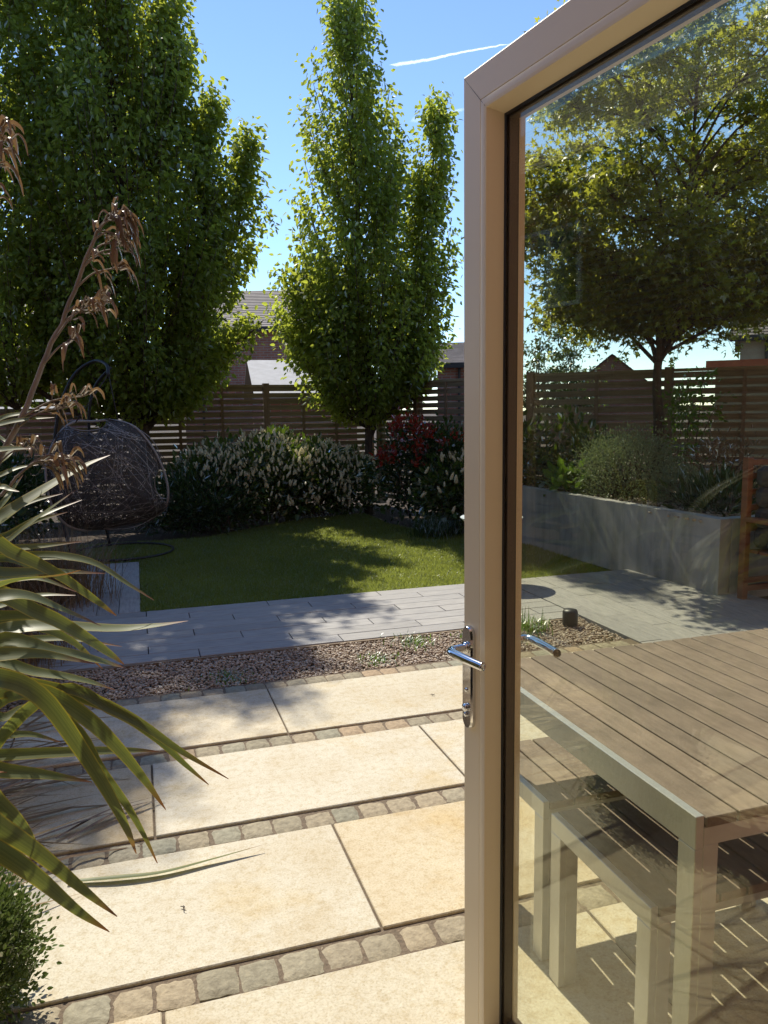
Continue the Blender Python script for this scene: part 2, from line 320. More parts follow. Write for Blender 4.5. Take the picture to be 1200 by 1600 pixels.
    def lathe(s, prof, c=(0, 0, 0), k=32):
        prof = np.asarray(prof, float); a = np.arange(k)/k*2*np.pi; n = len(prof)
        V = np.stack([np.outer(prof[:, 0], np.cos(a)), np.outer(prof[:, 0], np.sin(a)), np.repeat(prof[:, 1][:, None], k, 1)], -1).reshape(-1, 3)+np.asarray(c)
        i, j = np.meshgrid(np.arange(n-1), np.arange(k), indexing='ij'); i = i.ravel(); j = j.ravel(); j2 = (j+1) % k
        return s.add(V, [np.stack([i*k+j, i*k+j2, (i+1)*k+j2, (i+1)*k+j], 1)])
    def build(s, name, material, parent=None, smooth=False):
        return mesh_obj(name, np.concatenate(s.V), [np.concatenate(f) for f in s.F.values()], material, parent, smooth)
def smooth_by_angle(o, deg=40):
    me = o.data; me.polygons.foreach_set('use_smooth', np.ones(len(me.polygons), dtype=bool))
    me.set_sharp_from_angle(angle=math.radians(deg)); return o
def thing(name, label, cat, loc=(0, 0, 0), group=None, kind=None):
    o = bpy.data.objects.new(name, None); COL.objects.link(o); o.location = loc; o.empty_display_size = 0.1
    return tag(o, label, cat, group, kind)
def tag(o, label=None, cat=None, group=None, kind=None):
    if label: o['label'] = label
    if cat: o['category'] = cat
    if group: o['group'] = group
    if kind: o['kind'] = kind
    return o
def struct(o): o['kind'] = 'structure'; return o
def catmull(P, n=24):
    P = np.asarray(P, float); P = np.vstack([2*P[0]-P[1], P, 2*P[-1]-P[-2]]); m_ = len(P)-3
    t = np.linspace(0, m_, n); i = np.minimum(t.astype(int), m_-1); f = (t-i)[:, None]
    a, b, c, d = P[i], P[i+1], P[i+2], P[i+3]
    return 0.5*(2*b+(c-a)*f+(2*a-5*b+4*c-d)*f**2+(3*b-a-3*c+d)*f**3)
def unit(v): return v/(np.linalg.norm(v, axis=-1, keepdims=True)+1e-12)

LEAF6 = (np.array([(0, 0, 0), (-.28, .3, .07), (-.22, .68, .05), (0, 1, -.03), (.22, .68, .05), (.28, .3, .07), (0, .5, -.01)]), [[(0, 6, 1), (1, 6, 2), (2, 6, 3), (3, 6, 4), (4, 6, 5), (5, 6, 0)]])
LEAF4 = (np.array([(0, 0, 0), (-.25, .45, .06), (0, 1, 0), (.25, .45, .06)]), [[(0, 2, 1), (0, 3, 2)]])
NARROW = (np.array([(0, 0, 0), (-.12, .4, .03), (0, 1, 0), (.12, .4, .03)]), [[(0, 2, 1), (0, 3, 2)]])
def _star():
    V = [(0, 0.32, 0.0)]; angs = [-150, -118, -100, -62, -45, 0, 45, 62, 100, 118, 150]
    rad = [.10, .52, .26, .62, .28, .70, .28, .62, .26, .52, .10]
    for a, r in zip(angs, rad):
        a = math.radians(a); V.append((math.sin(a)*r, .32+math.cos(a)*r, -.10*(r > .4)))
    return np.array(V), [[(0, i, i+1) for i in range(1, 11)]]
STAR = _star()
def scatter(tmpl, P, axis, nrm, size):
    """copies of a leaf template; axis = leaf length, nrm = leaf normal"""
    TV, TF = tmpl; P = np.asarray(P); axis = unit(axis); x = unit(np.cross(axis, nrm)); z = np.cross(x, axis)
    S = np.asarray(size)[:, None, None]
    V = P[:, None, :]+S*(TV[None, :, 0:1]*x[:, None, :]+TV[None, :, 1:2]*axis[:, None, :]+TV[None, :, 2:3]*z[:, None, :])
    k = len(TV); off = (np.arange(len(P))*k)[:, None, None]
    return V.reshape(-1, 3), [(np.asarray(f)[None]+off).reshape(-1, np.asarray(f).shape[1]) for f in TF]
def rand_dirs(n, bias=(0, 0, 0)):
    return unit(rng.normal(size=(n, 3))+np.asarray(bias))

# ------------------------------------------------------------------ setting: ground, paving, decking, lawn, gravel
def grid_sheet(name, x0, x1, y0, y1, z, m_, n=2, wob=0):
    xs = np.linspace(x0, x1, n); ys = np.linspace(y0, y1, n); X, Y = np.meshgrid(xs, ys)
    Z = np.full_like(X, z)+(rng.normal(size=X.shape)*wob if wob else 0)
    i, j = np.meshgrid(np.arange(n-1), np.arange(n-1), indexing='ij'); a = (i*n+j).ravel()
    return struct(mesh_obj(name, np.stack([X, Y, Z], -1), [np.stack([a, a+1, a+n+1, a+n], 1)], m_))
grid_sheet('ground', -400, 400, -60, 1500, -0.09, M_SOIL)
S = CAM_H   # slab pitch in metres follows the camera height used to measure it
ROWS = [0.4065, 1.1200, 1.8270, 2.5405, 3.2540, 3.9820]   # near edge of each sett strip
SETT_W = 0.112
bed = MB().box((-1.35, -0.3, -0.085), (3.4, 4.11, -0.010)); struct(bed.build('paving_bed', M_MORTAR))
slabs = MB()
for r_ in range(len(ROWS)-1):
    y0 = ROWS[r_]+SETT_W+0.006; y1 = ROWS[r_+1]-0.005
    off = -0.012 if r_ % 2 == 1 else 0.594
    xe = 2.93
    x = off-1.2*2
    while x < xe:
        a, b = max(x+0.004, -1.3), min(x+1.2-0.004, xe)
        if b-a > 0.05: slabs.box((a, y0, -0.045), (b, y1, 0.0+rng.uniform(-0.0015, 0.0015)), 0.003)
        x += 1.2
struct(slabs.build('paving', M_SLAB))
# setts: rough little cushions with their own irregular outline
def sett(mb, x0, y0, w, d, z):
    g = 7; t = np.linspace(-1, 1, g); X, Y = np.meshgrid(t, t)
    e = np.maximum(np.abs(X), np.abs(Y))
    px = x0+w/2+X*w/2; py = y0+d/2+Y*d/2
    cor = (np.abs(X)*np.abs(Y))**6
    px = px-np.sign(X)*cor*rng.uniform(0.001, 0.005); py = py-np.sign(Y)*cor*rng.uniform(0.002, 0.007)
    edge = e > 0.98
    px = px+rng.normal(size=X.shape)*0.0016*edge; py = py+rng.normal(size=X.shape)*0.0016*edge
    Z = z-0.002*e**6-0.005*edge+rng.normal(size=X.shape)*0.0008+X*rng.uniform(-.002, .002)+Y*rng.uniform(-.002, .002)
    V = np.stack([px, py, Z], -1).reshape(-1, 3)
    i, j = np.meshgrid(np.arange(g-1), np.arange(g-1), indexing='ij'); a = (i*g+j).ravel()
    ring = [j for j in range(g)]+[g*i+g-1 for i in range(1, g)]+[g*(g-1)+j for j in range(g-2, -1, -1)]+[g*i for i in range(g-2, 0, -1)]
    B = V[ring].copy(); B[:, 2] = z-0.05; n = len(ring); nb = len(V)
    mb.add(np.vstack([V, B]), [np.vstack([np.stack([a, a+1, a+g+1, a+g], 1), np.array([(ring[(q+1) % n], ring[q], nb+q, nb+(q+1) % n) for q in range(n)])])])
sm = MB()
for y in ROWS:
    x = -1.3+rng.uniform(0, 0.05); xe = 2.95
    while x < xe-0.08:
        w = rng.uniform(0.094, 0.110); sett(sm, x, y+rng.uniform(0.001, 0.005), w, rng.uniform(0.101, 0.108), -0.0025+rng.uniform(-.0025, .0015)); x += w+rng.uniform(0.005, 0.010)
struct(smooth_by_angle(sm.build('stone_setts', M_SETT), 50))
# decking of grey planks: a strip along the lawn, a leg to the left and one to the right
dk = MB(); V0, V1 = 4.672, 5.92; nr = 8; rw = (V1-V0)/nr
for r_ in range(nr):
    y0 = V0+r_*rw; x = -1.5-((r_*0.3) % 0.9)
    while x < 2.93:
        a, b = max(x+0.003, -1.25), min(x+0.9-0.003, 2.93)
        if b-a > 0.03: dk.box((a, y0+0.0025, -0.05), (b, y0+rw-0.0025, rng.uniform(-.001, .001)), 0.002)
        x += 0.9
struct(dk.build('decking', M_DECK))
dk = MB()
for k in range(5):
    x0 = -0.04-(k+1)*0.156; y = V1+0.004-rng.uniform(0, .6)
    while y < 8.2:
        a, b = max(y, V1+0.004), min(y+0.896, 8.0)
        if b-a > 0.03: dk.box((x0+0.002, a, -0.05), (x0+0.154, b, rng.uniform(-.001, .001)), 0.002)
        y += 0.9
for k in range(10):
    x0 = 2.945+k*0.156; y = 2.2-(k*0.3) % 0.9
    while y < V1:
        a, b = y+0.002, min(y+0.898, V1)
        if x0 > 4.2 and a > 4.7: break
        if b-a > 0.03: dk.box((x0+0.002, a, -0.05), (x0+0.154, b, rng.uniform(-.001, .001)), 0.002)
        y += 0.9
struct(dk.build('decking_side', M_DECK2))
# edge board between gravel and decking
struct(MB().box((-0.5, 4.648, -0.06), (2.93, 4.668, -0.006)).build('edging_board', M_POST))
# gravel
grid_sheet('gravel_bed', -1.3, 2.935, 4.105, 4.645, -0.035, M_SOIL)
def ico():
    p = (1+5**.5)/2; V = np.array([(-1, p, 0), (1, p, 0), (-1, -p, 0), (1, -p, 0), (0, -1, p), (0, 1, p), (0, -1, -p), (0, 1, -p), (p, 0, -1), (p, 0, 1), (-p, 0, -1), (-p, 0, 1)], float)
    Fc = [(0, 11, 5), (0, 5, 1), (0, 1, 7), (0, 7, 10), (0, 10, 11), (1, 5, 9), (5, 11, 4), (11, 10, 2), (10, 7, 6), (7, 1, 8), (3, 9, 4), (3, 4, 2), (3, 2, 6), (3, 6, 8), (3, 8, 9), (4, 9, 5), (2, 4, 11), (6, 2, 10), (8, 6, 7), (9, 8, 1)]
    return V/np.linalg.norm(V[0]), np.array(Fc)
IV, IF = ico()
def pebbles(P, s0, s1):
    n = len(P); s = rng.uniform(s0, s1, (n, 1, 1))*rng.uniform(0.6, 1.25, (n, 1, 3)); s[:, :, 2] *= 0.7
    Vl = IV[None]*(1+rng.normal(size=(n, 12, 1))*0.13)*s
    a = rng.uniform(0, 6.28, n); c, sn = np.cos(a)[:, None], np.sin(a)[:, None]
    X = Vl[..., 0]*c-Vl[..., 1]*sn; Y = Vl[..., 0]*sn+Vl[..., 1]*c
    V = np.stack([X, Y, Vl[..., 2]], -1)+P[:, None, :]
    return V.reshape(-1, 3), [(IF[None]+(np.arange(n)*12)[:, None, None]).reshape(-1, 3)]
n = 21000
P = np.stack([rng.uniform(-1.2, 2.92, n), rng.uniform(4.11, 4.64, n), rng.uniform(-0.030, -0.006, n)], 1)
V, Fc = pebbles(P, 0.0055, 0.0105)
o = mesh_obj('gravel', V, Fc, M_PEBBLE, smooth=True); tag(o, kind='stuff')
# lawn: base sheet cut to its curved outline, blades on top
LAWN = [(-0.036, 5.925), (4.02, 5.925), (4.02, 7.4), (3.75, 8.3), (3.35, 8.55), (3.1, 9.6), (3.1, 10.7), (2.2, 10.5), (1.2, 9.75), (0.75, 9.35), (0.2, 9.3), (-1.6, 9.4), (-1.6, 8.02), (-0.036, 8.02)]
lw = np.array(LAWN)
n_ = len(LAWN)
from mathutils.geometry import tessellate_polygon
tri = tessellate_polygon([[Vector((x, y, 0)) for x, y in LAWN]])
struct(mesh_obj('lawn', [(x, y, -0.012) for x, y in LAWN], [np.array(tri)], M_LAWNBASE))
def inside(P, poly):
    c = np.zeros(len(P), bool); j = len(poly)-1
    for i in range(len(poly)):
        xi, yi = poly[i]; xj, yj = poly[j]
        c ^= ((yi > P[:, 1]) != (yj > P[:, 1])) & (P[:, 0] < (xj-xi)*(P[:, 1]-yi)/(yj-yi+1e-12)+xi); j = i
    return c
Q = np.stack([rng.uniform(-1.6, 4.1, 330000), 5.9+4.85*rng.beta(0.85, 1.25, 330000)], 1)
Q = Q[inside(Q, LAWN)]
n = len(Q); P = np.column_stack([Q, np.full(n, -0.014)])
ax = rand_dirs(n, (0, 0, 1.3)); ax[:, 2] = np.abs(ax[:, 2])+0.15
V, Fc = scatter((np.array([(-.09, 0, 0), (.09, 0, 0), (0.02, 1, .12)]), [[(0, 1, 2)]]), P, ax, rand_dirs(n), rng.uniform(0.020, 0.042, n))
tag(mesh_obj('lawn_grass', V, Fc, M_GRASS), kind='stuff')
# fallen litter and soil beds
def soil_patch(name, poly, z):
    t_ = tessellate_polygon([[Vector((x, y, 0)) for x, y in poly]])
    return struct(mesh_obj(name, [(x, y, z) for x, y in poly], [np.array(t_)], M_SOIL))
soil_patch('left_bed', [(-4, 0.6), (-1.3, 0.6), (-1.25, 4.6), (-0.83, 5.95), (-0.83, 8.0), (-1.62, 8.02), (-4, 9.4)], -0.03)

# ------------------------------------------------------------------ door
E0 = np.array([0.640, 1.470]); ED = unit(np.array([0.140, -0.990])); EN = np.array([-ED[1], ED[0]])   # EN points right, away from the viewer side
DW, DZ0, DZ1 = 0.86, 0.035, 2.10
door = thing('glazed_door', 'cream framed glass patio door standing open over the pale paving', 'door', (*E0, 0))
def D(s, t, z): return np.array([*(E0+ED*s+EN*t), z])
def ring_sweep(mb, prof):
    """a mitred frame: profile (inset, t) swept round the four sides of the leaf"""
    V = []
    for ins, t in prof:
        V += [D(ins, t, DZ0+ins), D(DW-ins, t, DZ0+ins), D(DW-ins, t, DZ1-ins), D(ins, t, DZ1-ins)]
    n = len(prof); Fq = []
    for i in range(n):
        i2 = (i+1) % n
        for c in range(4):
            c2 = (c+1) % 4; Fq.append((i*4+c, i*4+c2, i2*4+c2, i2*4+c))
    return mb.add(V, [Fq])
frame = ring_sweep(MB(), [(0, 0.004), (0.004, 0), (0.0615, 0), (0.0625, 0.0015), (0.0635, 0.0), (0.074, -0.001), (0.081, 0.001), (0.0915, 0.034), (0.0915, 0.066), (0.0935, 0.067), (0.0935, 0.081), (0.086, 0.086), (0.004, 0.086), (0, 0.082)])
fo = smooth_by_angle(frame.build('door_frame', M_DOOR, door), 25)
ring_sweep(MB(), [(0.0912, 0.0342), (0.0965, 0.0355), (0.0965, 0.0375), (0.0912, 0.0375)]).build('inner_gasket', M_GASKET, door)
ring_sweep(MB(), [(0.0912, 0.0402), (0.1005, 0.0402), (0.1005, 0.0595), (0.0912, 0.0595)]).build('spacer_bar', M_SPACER, door)
ring_sweep(MB(), [(0.0912, 0.0632), (0.0955, 0.0632), (0.0955, 0.0655), (0.0912, 0.0655)]).build('outer_gasket', M_GASKET, door)
for t0, t1 in ((0.0378, 0.0398), (0.0600, 0.0620)):
    g0 = 0.0914
    mesh_obj('glass_pane', [D(g0, t0, DZ0+g0), D(DW-g0, t0, DZ0+g0), D(DW-g0, t0, DZ1-g0), D(g0, t0, DZ1-g0), D(g0, t1, DZ0+g0), D(DW-g0, t1, DZ0+g0), D(DW-g0, t1, DZ1-g0), D(g0, t1, DZ1-g0)],
             [[(0, 3, 2, 1), (4, 5, 6, 7), (0, 1, 5, 4), (1, 2, 6, 5), (2, 3, 7, 6), (3, 0, 4, 7)]], M_GLASS, door)
mj = MB()
for sa, sb, za, zb in ((0.005, 0.078, DZ1-0.005, DZ1-0.078), (DW-0.005, DW-0.078, DZ1-0.005, DZ1-0.078), (0.005, 0.078, DZ0+0.005, DZ0+0.078), (DW-0.005, DW-0.078, DZ0+0.005, DZ0+0.078)):
    mj.tube([D(sa, -0.0001, za), D(sb, -0.0004, zb)], 0.00045, 5)
mj.build('mitre_joint', M_SPACER, door)
def handle(sgn):
    """backplate with lever and cylinder; sgn -1 viewer side, +1 garden side"""
    f = 0.0 if sgn < 0 else 0.086
    pl = MB(); sc_, z0, z1, hw = 0.029, 0.792, 1.014, 0.019
    prof = [(math.sin(a)*hw, z1-hw+math.cos(a)*hw) for a in np.linspace(-math.pi/2, math.pi/2, 12)]+[(math.sin(a)*hw, z0+hw+math.cos(a)*hw) for a in np.linspace(math.pi/2, 3*math.pi/2, 12)]
    k = len(prof); V = []
    for q, (sh, dt) in enumerate(((1, 0), (1, 0.007), (0.82, 0.0105))):
        V += [D(sc_+x*sh, f+sgn*dt, (z-.9)*(1 if q < 2 else 0.985)+.9) for x, z in prof]
    pl.add(V, [[(r*k+i, r*k+(i+1) % k, (r+1)*k+(i+1) % k, (r+1)*k+i) for r in (0, 1) for i in range(k)]]); pl.add(V[2*k:], [[tuple(range(k))]])
    bp = smooth_by_angle(pl.build('backplate', M_CHROME, door), 35)
    zc = 0.968
    pts = catmull([D(sc_, f+sgn*0.006, zc), D(sc_, f+sgn*0.030, zc), D(sc_+0.004, f+sgn*0.048, zc), D(sc_+0.020, f+sgn*0.056, zc), D(sc_+0.06, f+sgn*0.054, zc), D(sc_+0.112, f+sgn*0.047, zc-0.001), D(sc_+0.118, f+sgn*0.046, zc-0.001)], 28)
    rr = np.interp(np.linspace(0, 1, 28), [0, .3, .5, .9, .97, 1], [.0085, .0088, .0095, .0088, .0075, .003])
    MB().tube(pts, rr, 16).build('lever', M_CHROME, bp, True)
    MB().tube([D(sc_, f+sgn*0.0104, zc), D(sc_, f+sgn*0.016, zc)], 0.0125, 24).build('rose', M_CHROME, bp, True)
    MB().tube([D(sc_, f+sgn*0.010, 0.838), D(sc_, f+sgn*0.0165, 0.838)], 0.0085, 20).tube([D(sc_, f+sgn*0.010, 0.823), D(sc_, f+sgn*0.0145, 0.823)], 0.005, 16).build('lock_cylinder', M_CHROME, bp, True)
    MB().tube([D(sc_, f+sgn*0.009, 0.876), D(sc_, f+sgn*0.0125, 0.876)], 0.0045, 16).build('screw', M_CHROME, bp, True)
handle(-1); handle(1)

# ------------------------------------------------------------------ the house the door belongs to
hs = thing('home', 'the house whose open glazed door looks onto the patio', 'house', (0, 0.45, 0))
OX0, OX1, OT = -1.02, 0.80, 2.16
wm = MB()
wm.box((-4.5, 0.34, -0.09), (OX0, 0.62, 6.6)); wm.box((OX1, 0.34, -0.09), (9, 0.62, 6.6)); wm.box((OX0+0.001, 0.341, OT), (OX1-0.001, 0.619, 6.6))
wm.build('wall', M_BRICK, hs)
im = MB(); im.box((-3, -4, -0.2), (3, 0.339, -0.06)); im.box((-3, -4, 2.45), (3, 0.339, 2.6)); im.box((-3.1, -4, -0.06), (-3.0, 0.339, 2.45)); im.box((3.0, -4, -0.06), (3.1, 0.339, 2.45)); im.box((-3, -4.1, -0.06), (3, -4.0, 2.45))
im.build('room', M_ROOM, hs)
fm_ = MB(); fm_.box((OX0+0.002, 0.40, -0.08), (OX0+0.06, 0.56, OT-0.002)); fm_.box((OX1-0.05, 0.40, -0.08), (OX1-0.002, 0.56, OT-0.002)); fm_.box((OX0+0.061, 0.40, OT-0.055), (OX1-0.051, 0.56, OT-0.002)); fm_.box((OX0+0.061, 0.40, -0.08), (OX1-0.051, 0.56, 0.02))
fm_.build('door_surround', M_DOOR, hs)

# ------------------------------------------------------------------ table and benches
PITCH_P, GAP = 0.0705, 0.0055
def slatted(name, label, cat, u0, u1, v0, v1, h, first, group=None, leg=(0.052, 0.045)):
    t = thing(name, label, cat, ((u0+u1)/2, (v0+v1)/2, 0), group)
    mb = MB(); x = u0+0.0195
    g = first
    while g < u1-0.03:
        mb.box((x, v0-0.004, h-0.021), (g-GAP/2, v1+0.004, h-0.001), 0.0015)
        x = g+GAP/2; g += PITCH_P
    mb.box((x, v0-0.004, h-0.021), (u1-0.0195, v1+0.004, h-0.001), 0.0015)
    mb.build('slatted_top', M_PLANK, t)
    f = MB(); bh = 0.062 if h > 0.6 else 0.046
    for a, b in ((u0, u0+0.018), (u1-0.018, u1)): f.box((a, v0, h-bh), (b, v1, h+0.001), 0.0012)
    for a, b in ((v0+0.001, v0+0.034), (v1-0.034, v1-0.001)): f.box((u0+0.0185, a, h-bh+0.004), (u1-0.0185, b, h-0.0225), 0.0012)
    f.box((u0+0.0185, (v0+v1)/2-0.02, h-0.0225-0.03), (u1-0.0185, (v0+v1)/2+0.02, h-0.0225), 0.0012)
    f.build('frame', M_ALU, t)
    lw_, ld = leg
    for a in (u0, u1-lw_):
        for b in (v0, v1-ld):
            ml = MB(); s0 = a if a == u0 else a+lw_-0.0178
            ml.box((s0, b, 0.002), (s0+0.0178, b+ld, h-bh-0.0002), 0.0012)
            r0 = a+0.0184 if a == u0 else a
            ml.box((r0, b+0.001, 0.002), (r0+lw_-0.0184, b+ld-0.001, h-bh+0.0038), 0.0012)
            ml.build('leg', M_ALU, t)
    return t
slatted('dining_table', 'large brown slatted garden table with silver frame behind the glass', 'table', 0.906, 2.72, 1.057, 1.958, 0.74, 0.995)
BG = 'slatted benches round the garden table'
slatted('bench', 'low slatted bench under the near side of the brown table, striped with sunlight', 'bench', 0.945, 2.35, 1.222, 1.62, 0.45, 1.043, BG)
slatted('bench', 'low slatted bench pulled out in full sun at the far side of the table', 'bench', 0.952, 1.66, 1.673, 2.03, 0.45, 1.043, BG)

# ------------------------------------------------------------------ raised planter
WALL_IN = 0.10
pl = MB()
front = [(4.255, 4.83), (4.06, 8.75)]
fd = unit(np.array(front[1])-np.array(front[0])); fn = np.array([fd[1], -fd[0]])
def wall_seg(mb, a, b, th, z0, z1):
    a = np.array(a); b = np.array(b); d = unit(b-a); nn = np.array([d[1], -d[0]])*th
    mb.obox((*a, z0), (*(b-a), 0), (*nn, 0), (0, 0, z1-z0)); return mb
wall_seg(pl, front[0], front[1], 0.11, -0.05, 0.595)
pl.box((4.368, 4.83, -0.05), (8.2, 4.94, 0.595))
tag(pl.build('raised_planter', M_RENDER), 'long grey rendered raised bed wall in front of the slatted fence', 'planter')
soil_patch('planter_soil', [(4.35, 4.93), (8.2, 4.93), (7.9, 6.0), (4.85, 8.75), (4.16, 8.75)], 0.555)
V, Fc = pebbles(np.stack([rng.uniform(4.2, 4.9, 1500), rng.uniform(5.0, 8.6, 1500), rng.uniform(0.555, 0.565, 1500)], 1), 0.008, 0.02)
tag(mesh_obj('planter_gravel', V, Fc, M_PEBBLE), kind='stuff')

# ------------------------------------------------------------------ fences
def fence(label, A, B, ztop, posts, z0=0.0, tilt=0.0):
    A = np.array(A); B = np.array(B); L = np.linalg.norm(B-A); d = (B-A)/L; nn = np.array([d[1], -d[0]])   # nn towards the garden
    t = thing('slatted_fence', label, 'fence', (*((A+B)/2), 0))
    def bx(mb, s0, s1, t0, t1, za, zb):
        mb.obox((*(A+d*s0+nn*t0), za), (*(d*(s1-s0)), 0), (*(nn*(t1-t0)), 0), (0, 0, zb-za))
    edges = posts
    for q in range(len(edges)-1):
        a, b = edges[q]+0.05, edges[q+1]-0.05
        sl = MB(); z = z0+0.05; k = 0
        while z < ztop-0.06:
            w = 0.069+rng.uniform(-.0025, .0025); j = rng.uniform(-.003, .003); j2 = rng.uniform(-.003, .003)
            P0 = [(*(A+d*s_+nn*tt), z+jj+zz) for zz in (0, w) for s_, tt, jj in ((a, 0.0, j), (b, 0.0, j2), (b, 0.028, j2), (a, 0.028, j))]
            sl.hexa(P0)
            z += 0.097
        bx(sl, a, b, -0.03, 0.04, ztop-0.035, ztop)
        sl.build('slat_panel', M_FENCE, t)
        nb = max(1, round((b-a)/0.62))
        for k in range(1, nb):
            mb = MB(); c = a+(b-a)*k/nb; bx(mb, c-0.022, c+0.022, 0.0285, 0.055, z0+0.02, ztop-0.036); mb.build('batten', M_POST, t)
    for e in edges:
        mb = MB(); bx(mb, e-0.047, e+0.047, -0.05, 0.07, z0-0.05, ztop+0.02); mb.build('post', M_POST, t)
    return t
FA, FB, FC_, FD = (-5.2, 12.2), (3.75, 12.35), (4.72, 8.85), (8.2, 5.45)
fence('brown slatted timber fence along the back behind the big trees and white flowering hedge', FA, FB, 1.9, [0.1, 2.1, 4.15, 5.15, 7.18, 8.9])
fence('slatted fence section behind the red leaved shrub', (3.82, 12.2), (4.70, 8.98), 1.9, [0.05, 1.1, 3.25])
fence('slatted fence seen through the door glass behind the raised planter', FC_, FD, 1.9, [0.06, 1.7, 3.3, 4.8])

fence('slatted fence along the left boundary beyond the sword leaved plant', (-4.6, 0.7), (-5.15, 12.1), 1.9, [0.06, 1.9, 3.8, 5.7, 7.6, 9.5, 11.3])

# ------------------------------------------------------------------ trees
def trunk_tube(mb, P, r0, r1, k=10, n=18, wob=0.0):
    pts = catmull(P, n)
    if wob: pts[1:-1] += rng.normal(size=(n-2, 3))*wob
    mb.tube(pts, np.linspace(r0, r1, n), k)
def crown_axis(ax, z):
    zs = [p[2] for p in ax]; return np.array([np.interp(z, zs, [p[0] for p in ax]), np.interp(z, zs, [p[1] for p in ax]), z])
def spire_tree(name, label, base, lobes, n_limbs, leaves_per, mleaf, leaf=(0.075, 0.125), tmpl=LEAF6, r0=0.085, sweep=1.25, spread=0.15, group=None, hole=None):
    """upswept limbs from one trunk; lobes = [(axis points, [(z, radius)...], weight)]"""
    t = thing(name, label, 'tree', base, group); tb = MB(); LP = []; LA = []
    for li, (ax, prof, wgt) in enumerate(lobes):
        ax = [np.array(p, float) for p in ax]; zb = prof[0][0]; zt = prof[-1][0]
        if li == 0: trunk_tube(tb, [np.array(base)-[0, 0, .1]]+ax[:], r0, 0.012, 12, 30, 0.008)
        else: trunk_tube(tb, [crown_axis([np.array(p, float) for p in lobes[0][0]], max(zb-0.9, base[2]+0.5))]+ax, r0*0.45, 0.008, 7, 16, 0.01)
        pz = np.array([p[0] for p in prof]); pr = np.array([p[1] for p in prof])
        for q in range(int(n_limbs*wgt)):
            while True:
                z = rng.uniform(zb, zt); r = np.interp(z, pz, pr)
                if rng.uniform(0, pr.max()**1.4) < r**1.4+0.08: break
            th = rng.uniform(0, 2*np.pi); fr = rng.uniform(0.08, 1)**0.5
            fr *= rng.uniform(0.88, 1.1)
            c = crown_axis(ax, z)+np.array([math.cos(th), math.sin(th), 0])*r*fr
            z0 = max(zb-0.35, z-0.35-r*fr*sweep); s = crown_axis(ax, max(z0, base[2]+0.6))
            mid = s*0.45+c*0.55+np.array([math.cos(th), math.sin(th), 0])*0.12*r*fr-np.array([0, 0, 0.06*r])
            pts = catmull([s, mid, c+np.array([0, 0, 0.12])], 9)
            tb.tube(pts, np.linspace(0.013 if r*fr > .5 else .008, 0.003, 9), 4, False)
            nl = int(leaves_per*rng.uniform(0.6, 1.4))
            u = rng.uniform(0.38, 1.08, nl); ii = np.clip(u*8, 0, 7.99); a0 = ii.astype(int); f = (ii-a0)[:, None]
            pp = pts[a0]*(1-f)+pts[np.minimum(a0+1, 8)]*f
            pp = pp+np.clip(rng.normal(size=(nl, 3)), -1.9, 1.9)*spread*(0.45+0.55*u[:, None])
            LP.append(pp)
            out = unit(np.array([math.cos(th), math.sin(th), 0.0])+0*pp)
            LA.append(unit(out*0.7+rng.normal(size=(nl, 3))*0.75+np.array([0, 0, -0.75])))
    tb.build('trunk', M_BARK, t, True)
    LP = np.concatenate(LP); LA = np.concatenate(LA); k = len(LP)
    V, Fc = scatter(tmpl, LP, LA, rand_dirs(k, (0, 0, 0.9)), rng.uniform(*leaf, k))
    mesh_obj('crown', V, Fc, mleaf, t)
    return t
spire_tree('hornbeam_tree', 'tall broad dense green tree filling the left, its trunk by the hanging chair', (0.08, 11.3, 0),
    [([(0.1, 11.3, 1.6), (-0.05, 11.3, 5.0), (-0.45, 11.3, 9.3)], [(1.65, 0.8), (2.0, 1.15), (2.8, 1.38), (4.2, 1.5), (5.3, 1.35), (6.3, 1.08), (7.6, 0.72), (8.7, 0.35), (9.3, 0.08)], 1.0),
     ([(0.5, 11.2, 5.0), (0.70, 11.2, 6.3), (0.74, 11.2, 7.1)], [(4.9, 0.3), (5.9, 0.32), (6.6, 0.2), (7.2, 0.06)], 0.07),
     ([(1.0, 11.3, 3.1), (1.5, 11.35, 4.0), (1.64, 11.35, 5.2)], [(2.95, 0.28), (3.4, 0.48), (4.1, 0.47), (4.8, 0.27), (5.25, 0.06)], 0.075),
     ([(0.9, 11.25, 3.7), (1.15, 11.25, 4.9), (1.22, 11.25, 5.65)], [(3.5, 0.3), (4.4, 0.40), (5.2, 0.26), (5.75, 0.06)], 0.06),
     ([(1.0, 11.5, 2.3), (1.5, 11.5, 2.5), (1.85, 11.5, 2.8)], [(2.1, 0.22), (2.45, 0.30), (2.75, 0.22), (2.95, 0.06)], 0.02),
     ([(-1.5, 11.4, 2.2), (-1.6, 11.4, 5.0), (-1.25, 11.4, 10.7)], [(1.9, 0.5), (2.6, 0.95), (4.8, 1.05), (6.6, 0.8), (8.2, 0.6), (9.6, 0.5), (10.7, 0.08)], 0.58)],
    470, 118, M_HORN, r0=0.095, leaf=(0.062, 0.108), spread=0.115)
